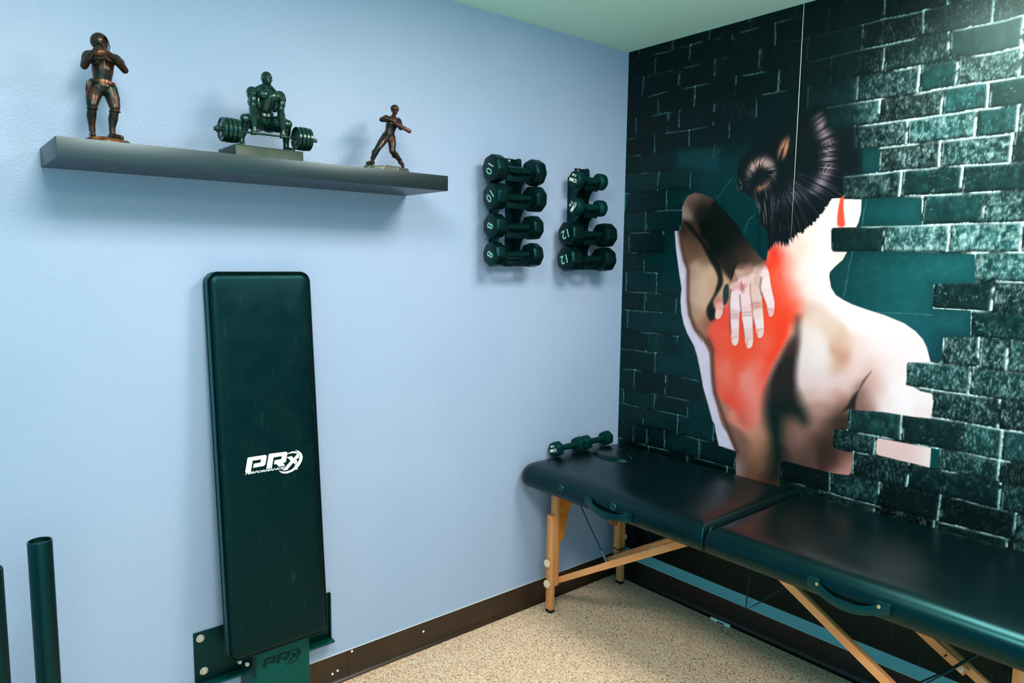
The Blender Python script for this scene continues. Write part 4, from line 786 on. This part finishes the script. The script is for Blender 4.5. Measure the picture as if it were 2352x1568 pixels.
def dumbbell(name, loc, length, R, hl, hr, n, rc, ph, m, hm, label, group, text, rho, tsize, logo=False, tilt=0, dome=False):
    root = empty(name, loc, label, 'dumbbell', group)
    root.rotation_euler = (0, 0, tilt)
    for sgn in (-1, 1):
        bm = NB(); po = round_poly(n, R, rc, ph); x0 = sgn*(length/2-hl)
        pf = [(0, .80), (.05, .93), (.16, .985), (.28, 1), (.80, 1), (.90, .975), (.97, .90), (1.0, .83)] if not dome else [(0, .62), (.06, .80), (.2, .96), (.35, 1), (.72, 1), (.86, .96), (.95, .86), (1.0, .72)]
        rings(bm, [[(x0+sgn*t*hl, u*s, v*s) for u, v in po] for t, s in pf])
        hd = finish(bm, 'head', m, root, angle=35 if not dome else 50)
        if sgn < 0 and text:
            xe = -length/2-.0002
            if not logo:
                on_end(text_mesh(text, tsize*1.22, .0003, .0002), xe, rho, MARK, 'number', hd)
            else:
                on_end(text_mesh(text, tsize, .0003, .0004), xe, rho, WHITE, 'weight_mark', hd, 0, -.42*R)
                b2 = NB(); w, h_ = R*.58, R*.17
                for lo, hi in (((-w, h_-.0008), (w, h_)), ((-w, -h_), (w, -h_+.0008)), ((-w, -h_), (-w+.0008, h_)), ((w-.0008, -h_), (w, h_)), ((w*.05, -h_*.72), (w*.86, h_*.72))):
                    box(b2, (*lo, -.0003), (*hi, .0003))
                rr = h_*1.25
                po2 = np.linspace(0, 2*math.pi, 21)[:-1]
                rings(b2, [[(-w*.38+a*math.cos(t), a*math.sin(t), z) for a, z in ((rr, -.0003), (rr, .0004), (rr*.72, .0004), (rr*.72, -.0003))] for t in po2], loop=True)
                prism(b2, [(-w*.38+rr*.3, rr*.35), (-w*.38-rr*.35, rr*.05), (-w*.38, rr*.02), (-w*.38-rr*.3, -rr*.38), (-w*.38+rr*.35, -rr*.02), (-w*.38, rr*.02)], lambda u, v, q: (u, v, q), .0004)
                me = bpy.data.meshes.new('logo'); b2.to_mesh(me); b2.free()
                on_end(me, xe, rho, WHITE, 'logo', hd, 0, .10*R)
    bm = NB(); L2 = length/2-hl
    lathe(bm, (-L2-.004, 0, 0), (1, 0, 0), [(0, hr*1.1), (.008, hr*1.08), (.014, hr), (L2+.004, hr*1.1), (2*L2+.008-.014, hr), (2*L2, hr*1.08), (2*L2+.008, hr*1.1)], 18)
    finish(bm, 'handle', hm, root)
    return root
XR1 = -.731; D = -.085
g10 = 'dumbbells on the left wall rack'; g12 = 'dumbbells on the right wall rack'
dumbbell('hex_dumbbell', (XR1, D, T1[0]), .250, .053, .056, .0145, 8, .016, .10, RUBBER, HANDLE, 'black dumbbell marked 10, topmost on the left wall rack', g10, '10', 116, .040)
dumbbell('hex_dumbbell', (XR1+.004, D, T1[1]), .250, .053, .056, .0145, 8, .014, .45, RUBBER, HANDLE, 'black dumbbell marked 10, second from top on the left wall rack', g10, '10', 137, .040)
dumbbell('hex_dumbbell', (XR1-.002, D, T1[2]), .240, .049, .053, .0145, 8, .012, .32, RUBBER, HANDLE, 'black dumbbell marked 8, just below the two 10s on the left wall rack', g10, '8', 108, .040)
dumbbell('hex_dumbbell', (XR1-.001, D, T1[3]), .240, .049, .053, .0145, 8, .013, .16, RUBBER, HANDLE, 'black dumbbell marked 8, lowest on the left wall rack', g10, '8', 112, .040)
XR2 = -.318
dumbbell('neoprene_dumbbell', (XR2-.008, D, T2[0]), .180, .040, .0445, .0145, 6, .026, .25, NEO, NEO, 'small rounded 5 LB dumbbell, topmost on the right wall rack', g12, '5 LB', 198, .013, True, 0, True)
dumbbell('neoprene_dumbbell', (XR2-.006, D, T2[1]), .180, .040, .0445, .0145, 6, .026, .0, NEO, NEO, 'small rounded 5 LB dumbbell, second from top on the right wall rack', g12, '5 LB', 132, .013, True, 0, True)
dumbbell('hex_dumbbell', (XR2-.002, D, T2[2]), .268, .054, .066, .0145, 8, .014, .3, RUBBER, HANDLE, 'black dumbbell marked 12, upper of the two on the right wall rack', g12, '12', 161, .042)
dumbbell('hex_dumbbell', (XR2-.005, D, T2[3]), .270, .054, .066, .0145, 8, .014, .2, RUBBER, HANDLE, 'black dumbbell marked 12, lowest on the right wall rack', g12, '12', 163, .042)

# ------------------------------------------------------------------ upholstery helper
def rrect(x0, x1, y0, y1, rc, ins, seg=7, sub=10):
    """rounded rectangle outline inset by ins; rc: radius or 4 radii (x1y1, x0y1, x0y0, x1y0)"""
    rcs = rc if hasattr(rc, '__len__') else (rc,)*4
    x0 += ins; x1 -= ins; y0 += ins; y1 -= ins; out = []
    cs = ((x1, y1, 0), (x0, y1, 1), (x0, y0, 2), (x1, y0, 3))
    crn = []
    for (cx, cy, q), r in zip(cs, rcs):
        r = max(r-ins*.7, .004); sx = 1 if q in (0, 3) else -1; sy = 1 if q in (0, 1) else -1
        crn.append([(cx-sx*r+r*math.cos(q*math.pi/2+k*math.pi/2/seg), cy-sy*r+r*math.sin(q*math.pi/2+k*math.pi/2/seg)) for k in range(seg+1)])
    for i in range(4):
        out += crn[i]; a = crn[i][-1]; b = crn[(i+1) % 4][0]
        out += [(a[0]+(b[0]-a[0])*k/sub, a[1]+(b[1]-a[1])*k/sub) for k in range(1, sub)]
    return out
def pad(bm, x0, x1, y0, y1, rc, prof, fn, seg=7, sub=10, crown=.002):
    rs = []
    for ins, z in prof: rs.append([fn(u, v, z) for u, v in rrect(x0, x1, y0, y1, rc, ins, seg, sub)])
    last = prof[-1]; out = rrect(x0, x1, y0, y1, rc, last[0], seg, sub); cx, cy = (x0+x1)/2, (y0+y1)/2
    for s, dz in ((.80, .6), (.55, .9), (.3, 1.), (.06, 1.)):
        rs.append([fn(cx+(u-cx)*s, cy+(v-cy)*s, last[1]+crown*dz) for u, v in out])
    rings(bm, rs)

# ------------------------------------------------------------------ wall-folded bench
PV = Vector((0, .0765664, .9970645)); PN = Vector((0, -.9970645, .0765664)); P0 = Vector((0, -.15, .285))
pf = lambda u, v, w: Vector((u, 0, 0))+P0+PV*v+PN*w
bench = empty('folded_bench', (-1.72, -.1, 0), 'black padded workout bench folded upright against the blue wall on a steel bracket', 'bench')
def bpart(bm, name, m, parent=bench, **k):
    o = finish(bm, name, m, parent, **k)
    p = parent; off = Vector((0, 0, 0))
    while p is not None: off = off+Vector(p.location); p = p.parent
    o.location = -off
    return o
BX0, BX1, BV0, BV1 = -1.877, -1.562, 0.0, 1.176
bm = NB(); pad(bm, BX0, BX1, BV0, BV1, .030, [(.012, -.050), (.003, -.047), (.0, -.040), (.0, -.018), (.001, -.012), (.006, -.0055), (.013, -.002), (.022, -.0006)], pf, crown=.0012)
cush = bpart(bm, 'cushion', PADVINYL, angle=50)
for w_, nm in ((-.010, 'piping'), (-.043, 'piping')):
    bm = NB(); o_ = rrect(BX0, BX1, BV0, BV1, .030, -.0002, 7, 12); n_ = len(o_)
    rs = []
    for i, (u, v) in enumerate(o_):
        a = Vector(o_[(i+1) % n_])-Vector(o_[i-1]); a.normalize(); nx, ny = a.y, -a.x
        rs.append([pf(u+nx*math.cos(t)*.0024, v+ny*math.cos(t)*.0024, w_+math.sin(t)*.0024) for t in np.linspace(0, 2*math.pi, 9)[:-1]])
    rings(bm, rs, loop=True); o = finish(bm, nm, VINYL, cush)
bm = NB(); o_ = rrect(BX0, BX1, BV0, BV1, .030, -.0003, 7, 12); n_ = len(o_)
rs = []
for i, (u, v) in enumerate(o_): rs.append([pf(u, v, -.040), pf(u, v, -.014), pf(BX0/2+BX1/2+(u-BX0/2-BX1/2)*.99, v*.998+.001, -.014), pf(BX0/2+BX1/2+(u-BX0/2-BX1/2)*.99, v*.998+.001, -.040)])
rings(bm, rs, loop=True); finish(bm, 'side_band', PIPING, cush)
LG = {'P':[(-1.8031,0.5716),(-1.7937,0.6129),(-1.7906,0.615),(-1.7393,0.6144),(-1.7343,0.6107),(-1.7404,0.5853),(-1.7453,0.5814),(-1.7788,0.5811),(-1.7755,0.5934),(-1.7556,0.5931),(-1.7524,0.6029),(-1.7786,0.6032),(-1.7865,0.5702)],'R':[(-1.7381,0.5708),(-1.7284,0.6134),(-1.7257,0.6156),(-1.6725,0.6135),(-1.6689,0.6105),(-1.6747,0.5834),(-1.6787,0.5804),(-1.6852,0.5799),(-1.6781,0.5708),(-1.6986,0.5706),(-1.706,0.5803),(-1.7134,0.5806),(-1.7106,0.5927),(-1.6898,0.5928),(-1.6872,0.6022),(-1.7138,0.6024),(-1.7214,0.5699)],'X':[(-1.6714,0.5955),(-1.656,0.5972),(-1.6494,0.5892),(-1.6383,0.5997),(-1.6323,0.5997),(-1.6334,0.5887),(-1.642,0.5826),(-1.6374,0.5765),(-1.6466,0.569),(-1.6512,0.5757),(-1.6725,0.556),(-1.6876,0.5566),(-1.659,0.5829)],'A':[(-1.6742,0.6029),(-1.6652,0.6083),(-1.6542,0.6113),(-1.6433,0.6099),(-1.6358,0.6051),(-1.6313,0.5964),(-1.6325,0.5858),(-1.634,0.5882),(-1.6341,0.5968),(-1.6382,0.6018),(-1.6458,0.6049),(-1.6544,0.6063),(-1.6632,0.6059)],'C':[(-1.6437,0.6128),(-1.6376,0.6126),(-1.629,0.6078),(-1.6218,0.5985),(-1.6196,0.588),(-1.623,0.5757),(-1.6315,0.5632),(-1.6431,0.5534),(-1.6577,0.5475),(-1.6731,0.545),(-1.6849,0.5466),(-1.6932,0.5512),(-1.6997,0.5587),(-1.694,0.5556),(-1.6856,0.5525),(-1.6727,0.5513),(-1.6595,0.5537),(-1.6482,0.5607),(-1.6389,0.5698),(-1.6322,0.5804),(-1.6294,0.5907),(-1.6311,0.6006),(-1.6367,0.609)],'D':[(-1.6492,0.563),(-1.6387,0.5735),(-1.6374,0.572),(-1.6469,0.5637)],'O':[(-1.6379,0.553),(-1.6387,0.5515),(-1.6405,0.5511),(-1.6421,0.5521),(-1.6427,0.5539),(-1.642,0.5554),(-1.6402,0.5558),(-1.6386,0.5548)]}
bm = NB()
for k_, poly in LG.items(): prism(bm, poly, lambda u, v, w: pf(u, v, .0006+w), .0004)
logo = bpart(bm, 'logo_mark', LOGO, smooth=False)
me = text_mesh('PERFORMANCE', .010, .0002, .00025)
xs = [v.co.x for v in me.vertices]; wd_ = max(xs)-min(xs); ys = [v.co.y for v in me.vertices]; hd_ = max(ys)-min(ys)
for v in me.vertices:
    u = v.co.x/wd_+.5; q = v.co.y/hd_+.5
    v.co = pf(-1.8045+.1195*u+q*.0045, .5636-.0030*u+.0066*q, .0007+v.co.z)
lo = link(me, 'lettering', LOGO, bench, False); lo.location = -Vector(bench.location)
# wall bracket
bm = NB(); box(bm, (-1.942, -.006, .176), (-1.486, -.0008, .342), .002)
box(bm, (-1.492, -.012, .177), (-1.486, -.004, .342), .0015)
bpart(bm, 'wall_bracket', STEEL, angle=30)
bm = NB(); box(bm, (-1.942, -.034, .168), (-1.484, -.0008, .177), .003); bpart(bm, 'bracket_lip', GREENSTEEL, angle=30)  # green colour stands in for the bright highlight on the lip
for x, z in ((-1.922, .322), (-1.915, .212)):
    bm = NB(); lathe(bm, (x, -.006, z), (0, -1, 0), [(0, .0125), (.002, .0125), (.0026, .0085)], 24)
    lathe(bm, (x, -.008, z), (0, -1, 0), [(0, .0088), (.0055, .0088), (.0068, .0075)], 6)
    bpart(bm, 'hex_bolt', ZINC, angle=25)
bm = NB(); box(bm, (-1.802, -.104, 0), (-1.609, -.006, .268), .004)
post = bpart(bm, 'foot_post', GREENSTEEL, angle=30)
bm = NB()
for k_, poly in LG.items():
    if k_ in 'PRXAC': prism(bm, [(-1.767+(u+1.8031)*.70, .2095+(v-.5716)*.70) for u, v in poly], lambda u, v, w: Vector((u, -.1038-w, v)), .0006)
o = bpart(bm, 'cut_out_logo', mat('cut_out_dark', (0, 8, 9), .6), post, smooth=False)
for x in (-1.798,):
    for s_ in (0,):
        bm = NB(); box(bm, (x-.005, -.125, .20), (x+.005, -.02, .335), .001); bpart(bm, 'hinge_cheek', STEEL, angle=30)
bm = NB(); rod(bm, (-1.852, -.085, .30), (-1.847, -.06, .478), .006, 10); ball(bm, (-1.8465, -.058, .488), .0085); rod(bm, (-1.851, -.08, .325), (-1.848, -.066, .43), .0095, 10)
bpart(bm, 'latch_pin', STEEL)
for x, y, z in ((-1.8455, -.115, .300), (-1.8405, -.12, .268), (-1.82, -.125, .255)):
    bm = NB(); lathe(bm, (x, y, z), (-.8, -.6, 0), [(0, .007), (.004, .007), (.0055, .004)], 12); bpart(bm, 'cap_nut', ZINC, angle=30)
bm = NB(); box(bm, (-1.85, -.10, .262), (-1.80, -.06, .32), .003); bpart(bm, 'pivot_block', STEEL)

# ------------------------------------------------------------------ tube posts at the left edge
def tube_post(x, y, z, label):
    root = empty('storage_post', (x, y, 0), label, 'post', 'hollow steel posts at the left')
    bm = NB(); lathe(bm, (0, 0, .006), (0, 0, 1), [(0, .0255), (z-.009, .0255), (z-.006, .0245), (z-.006, .0215), (z-.05, .0213), (z-.051, .0003)], 32)
    finish(bm, 'tube', STEEL, root, angle=35)
    bm = NB(); lathe(bm, (0, 0, z-.012), (0, 0, 1), [(0, .0212), (.004, .0195), (.005, .015), (.003, .004), (.003, .0003)], 24); finish(bm, 'end_plug', mat('plug_plastic', (6, 40, 44), .4), root, angle=50)
    bm = NB(); lathe(bm, (0, 0, 0), (0, 0, 1), [(0, .055), (.005, .055), (.006, .053), (.006, .0256)], 32); finish(bm, 'floor_flange', STEEL, root, angle=30)
tube_post(-2.351, -.30, .838, 'round black steel post with a hollow top, standing before the blue wall')
tube_post(-2.457, -.43, .842, 'black steel post cut off by the left edge of the photo')

# ------------------------------------------------------------------ massage table
tb = empty('massage_table', (-.33, -.94, 0), 'black vinyl folding massage table with beech legs, long side against the mural', 'massage table')
TO = Vector(tb.location)
def tp(bm, name, m, parent=tb, **k):
    o = finish(bm, name, m, parent, **k)
    if parent is tb: o.location = -TO
    return o
TT = .664; TX0, TX1 = -.648, -.014
pr_ = [(.030, .574), (.012, .576), (.003, .584), (.0, .598), (.0, .612), (.003, .626), (.010, .640), (.020, .650), (.034, .658), (.052, TT-.002), (.085, TT)]
TF = lambda u, v, w: Vector((u, v, w))
bm = NB(); pad(bm, TX0, TX1, -.943, -.008, (.07, .07, .012, .012), pr_, TF, 8, 14)
for v in bm.verts:                       # firmer, squarer roll at the fold
    if v.co.y < -.88 and v.co.z > .6: v.co.y += (-.943-v.co.y)*.35
cushA = tp(bm, 'cushion', VINYL, angle=60)
bm = NB(); pad(bm, TX0, TX1, -1.880, -.945, (.012, .012, .07, .07), pr_, TF, 8, 14)
for v in bm.verts:
    if v.co.y > -1.01 and v.co.z > .6: v.co.y += (-.945-v.co.y)*.35
cushB = tp(bm, 'cushion', VINYL, angle=60)
for y0, y1 in ((-.93, -.02), (-1.87, -.958)):
    bm = NB(); box(bm, (TX0+.05, y0, .556), (TX1-.04, y1, .577), .003); tp(bm, 'frame_board', mat('frame_dark', (8, 16, 15), .6))
bm = NB(); rs = []                        # stitched pucker at the fold
for t in np.linspace(0, .55, 9):
    p = Vector((TX0+.018-.012*math.sin(t*1.9)+.030*(1-t)**2, -.944, .652-.072*t)); rs.append(p)
tube(bm, rs, .0013, 6); tp(bm, 'seam_stitch', mat('thread', (30, 84, 76), .4))
# face-hole plug
bm = NB(); rs = []
for s_, z_ in ((1.16, TT-.001), (1.13, TT+.0040), (1.10, TT+.0060), (1.06, TT+.0050), (1.01, TT+.0015), (.985, TT+.0025), (.95, TT+.0075), (.88, TT+.0110), (.75, TT+.0130), (.5, TT+.0140), (.2, TT+.0145), (.02, TT+.0145)):
    rs.append([(-.256+.056*s_*math.cos(t), -.200+.090*s_*math.sin(t), z_) for t in np.linspace(0, 2*math.pi, 41)[:-1]])
rings(bm, rs); tp(bm, 'face_hole_plug', VINYL, angle=70)
for y in (-.288, -.560, -1.335+.02):
    if y < -1: continue
    bm = NB(); lathe(bm, (TX0+.003, y, .622), (-1, 0, .18), [(0, .0135), (.004, .0135), (.006, .0115), (.006, .0082), (.003, .0066), (.003, .0046), (.0065, .0040), (.007, .0003)], 24)
    tp(bm, 'side_grommet', mat('grommet', (14, 48, 50), .25, spec=.7), angle=35)
def handle(ya, yb, za, zb, drop, out):
    y_ = np.linspace(ya, yb, 15); pts = []
    for i, y in enumerate(y_):
        t = i/14; s_ = math.sin(math.pi*t)**.75
        pts.append(Vector((TX0-.004-out*s_, y, za+(zb-za)*t-drop*s_)))
    bm = NB(); rs = []
    for i, p in enumerate(pts):
        d = (pts[min(i+1, 14)]-pts[max(i-1, 0)]).normalized(); n_ = Vector((-1, 0, 0)); n_ = (n_-d*n_.dot(d)).normalized(); b_ = d.cross(n_)
        w = .0125 if 1 < i < 13 else .0145
        rs.append([p+b_*w*c-n_*.0025*s for c, s in ((-1, -.6), (-.8, -1), (.8, -1), (1, -.6), (1, .6), (.8, 1), (-.8, 1), (-1, .6))])
    rings(bm, rs); h = tp(bm, 'carry_handle', mat('handle_leather', (0, 34, 36), .28), angle=50)
    for i in (0, 14):
        p = pts[i]+Vector((0, .012*(1 if i == 0 else -1)*-1, 0))
        bm = NB(); lathe(bm, p+Vector((-.002, 0, 0)), (-1, 0, 0), [(0, .0062), (.0015, .006), (.003, .004), (.0036, .0005)], 14)
        o = finish(bm, 'rivet', BRASS, h)
    for i in (0, 14):
        bm = NB(); box(bm, pts[i]+Vector((-.003, -.018, -.015)), pts[i]+Vector((.006, .018, .015)), .002)
        finish(bm, 'handle_tab', mat('handle_leather', (0, 34, 36), .28), h)
handle(-.440, -.632, .612, .606, .020, .016); handle(-1.315, -1.505, .614, .613, .030, .010)
# legs: a fixed upper leg and a sliding lower leg with peg holes and star knobs
def leg(xi, so, yc):
    """xi: inner-leg centre x, so: outward direction, yc: leg centre y"""
    bm = NB(); box(bm, (xi-.0105, yc-.0165, .116), (xi+.0105, yc+.0165, .566), .002); l = tp(bm, 'leg', WOOD, angle=30)
    xo = xi+so*.0225
    bm = NB(); box(bm, (xo-.011, yc-.0165, .012), (xo+.011, yc+.0165, .431), .0025)
    e_ = finish(bm, 'leg_extension', WOOD, l, angle=30)
    bm = NB(); box(bm, (xo-.0115, yc-.017, 0), (xo+.0115, yc+.017, .0125), .002); finish(bm, 'foot_pad', RUBBER, l)
    for k in range(10):
        z = .395-.0385*k
        if abs(z-.222) < .012 or abs(z-.130) < .012: continue
        bm = NB(); lathe(bm, (xo+so*.0112, yc, z), (so, 0, 0), [(-.004, .0030), (.0002, .0036), (.0003, .0026), (-.003, .0024)], 10)
        finish(bm, 'peg_hole', mat('hole_shadow', (120, 72, 30), .8), l)
    for z in (.222, .130):
        bm = NB(); po = [((.0155+.0022*math.cos(8*t))*math.cos(t), (.0155+.0022*math.cos(8*t))*math.sin(t)) for t in np.linspace(0, 2*math.pi, 49)[:-1]]
        rings(bm, [[(xo+so*(.011+d), yc+u*s, z+v*s) for u, v in po] for d, s in ((0, .55), (.004, .6), (.005, .96), (.010, 1.), (.014, .97), (.016, .86), (.0165, .4), (.0155, .1))])
        finish(bm, 'star_knob', KNOB, l, angle=40)
YH, YF = -.099, -1.776
for yc in (YH, YF):
    leg(-.4945, -1, yc); leg(-.0900, 1, yc)
    g = [(-.484, .566), (-.484, .300), (-.473, .300), (-.455, .312), (-.443, .341), (-.434, .372), (-.426, .405), (-.412, .444), (-.388, .470), (-.36, .486), (-.30, .494), (-.24, .490), (-.20, .470), (-.178, .430), (-.168, .385), (-.160, .345), (-.150, .312), (-.130, .296), (-.1005, .290), (-.1005, .566)]
    bm = NB(); prism(bm, g, lambda u, v, w: Vector((u, yc-.006+w, v)), .012); tp(bm, 'leg_gusset', PLY, smooth=False)
def plank(a, b, w, t, name, m, parent=tb, up=(0, 0, 1), round0=False):
    a = Vector(a); b = Vector(b); d = (b-a); L_ = d.length; d.normalize(); s = Vector((1, 0, 0)); u = s.cross(d).normalized()
    bm = NB(); box(bm, (-t/2, 0, -w/2), (t/2, L_, w/2), .0025)
    M = Matrix(((s.x, d.x, u.x, a.x), (s.y, d.y, u.y, a.y), (s.z, d.z, u.z, a.z), (0, 0, 0, 1)))
    bmesh.ops.transform(bm, matrix=M, verts=bm.verts)
    return tp(bm, name, m, parent, angle=30)
def bolt(p, d, r=.008, parent=tb):
    bm = NB(); lathe(bm, p, d, [(0, r), (.002, r), (.0022, r*.62), (.006, r*.58), (.0075, r*.3)], 16); tp(bm, 'bolt', ZINC, parent, angle=30)
for sy in (1, -1):                        # head end, then the mirrored foot end
    Y = lambda y: y if sy > 0 else -1.876-y
    plank((-.474, Y(-.080), .118), (-.474, Y(-.398), .303), .026, .018, 'brace_lower', WOODH)
    plank((-.466, Y(-.352), .276), (-.466, Y(-.845), .560), .028, .020, 'brace_upper', WOODH)
    bolt((-.478, Y(-.372), .288), (-1, 0, 0), .006)
    plank((-.112, Y(-.066), .113), (-.112, Y(-.455), .345), .028, .018, 'brace_lower', WOODH)
    plank((-.130, Y(-.320), .262), (-.130, Y(-.835), .560), .028, .020, 'brace_upper', WOODH)
    bolt((-.121, Y(-.084), .124), (-1, 0, 0), .006); bolt((-.140, Y(-.335), .268), (-1, 0, 0), .009)
    bm = NB(); tube(bm, [(-.45, Y(-.150), .556), (-.455, Y(-.262), .42), (-.462, Y(-.368), .302)], .0021, 8); c_ = tp(bm, 'cable', CABLE)
    bm = NB(); capsule(bm, (-.459, Y(-.338), .335), (-.464, Y(-.372), .298), .0042, .0048, 8); finish(bm, 'cable_end', mat('cable_sleeve', (70, 104, 110), .4), c_)
    bm = NB(); tube(bm, [(-.15, Y(-.150), .556), (-.14, Y(-.25), .42), (-.132, Y(-.338), .275)], .0021, 8); tp(bm, 'cable', CABLE)
for pts in ([(-.25, -.885, .556), (-.25, -.879, .351), (-.25, -.868, .229), (-.25, -.924, .279), (-.25, -1.01, .365), (-.25, -1.15, .556)], [(-.46, -1.51, .32), (-.34, -1.56, .345), (-.235, -1.60, .375), (-.15, -1.66, .42), (-.14, -1.72, .556)], [(-.16, -1.50, .30), (-.06, -1.50, .285)]):
    bm = NB(); tube(bm, pts, .0024, 8); tp(bm, 'cable', CABLE)
bm = NB(); rs = []
for k in range(12):
    t = 2*math.pi*k/12; rs.append(None)
box(bm, (-.1030, YH-.0195, .172), (-.0530, YH+.0195, .177), .001); tp(bm, 'cord_wrap', CABLE)

# ------------------------------------------------------------------ the two dumbbells on the table
ZD = TT+.0305
dumbbell('neoprene_dumbbell', (-.376, -.044, ZD), .178, .0350, .040, .0125, 6, .011, math.radians(30), NEO, NEO, '4 LB hex dumbbell with white print, left of the two lying on the massage table', 'dumbbells lying on the massage table', '4 LB', 162, .0125, True, .02)
dumbbell('neoprene_dumbbell', (-.196, -.042, ZD), .178, .0350, .040, .0125, 6, .011, math.radians(30), NEO, NEO, 'hex dumbbell lying on the massage table nearer the corner, touching the 4 LB one', 'dumbbells lying on the massage table', '', 0, .01, True, .015)

# ------------------------------------------------------------------ pen on the carpet
pen = empty('marker_pen', (-.028, -.622, .007), 'white marker pen lying on the carpet against the dark skirting', 'pen')
bm = NB(); lathe(bm, (0, -.046, 0), (0, 1, 0), [(0, .004), (.002, .0066), (.064, .0068), (.066, .0062)], 16); finish(bm, 'barrel', WHITE, pen)
bm = NB(); lathe(bm, (0, .018, 0), (0, 1, 0), [(0, .0072), (.026, .0068), (.029, .005)], 16); finish(bm, 'cap', WHITE, pen)
bm = NB(); box(bm, (-.0072, -.022, -.003), (-.0060, .012, .0035), .0004); finish(bm, 'printed_band', mat('pen_band', (40, 90, 120), .5), pen)
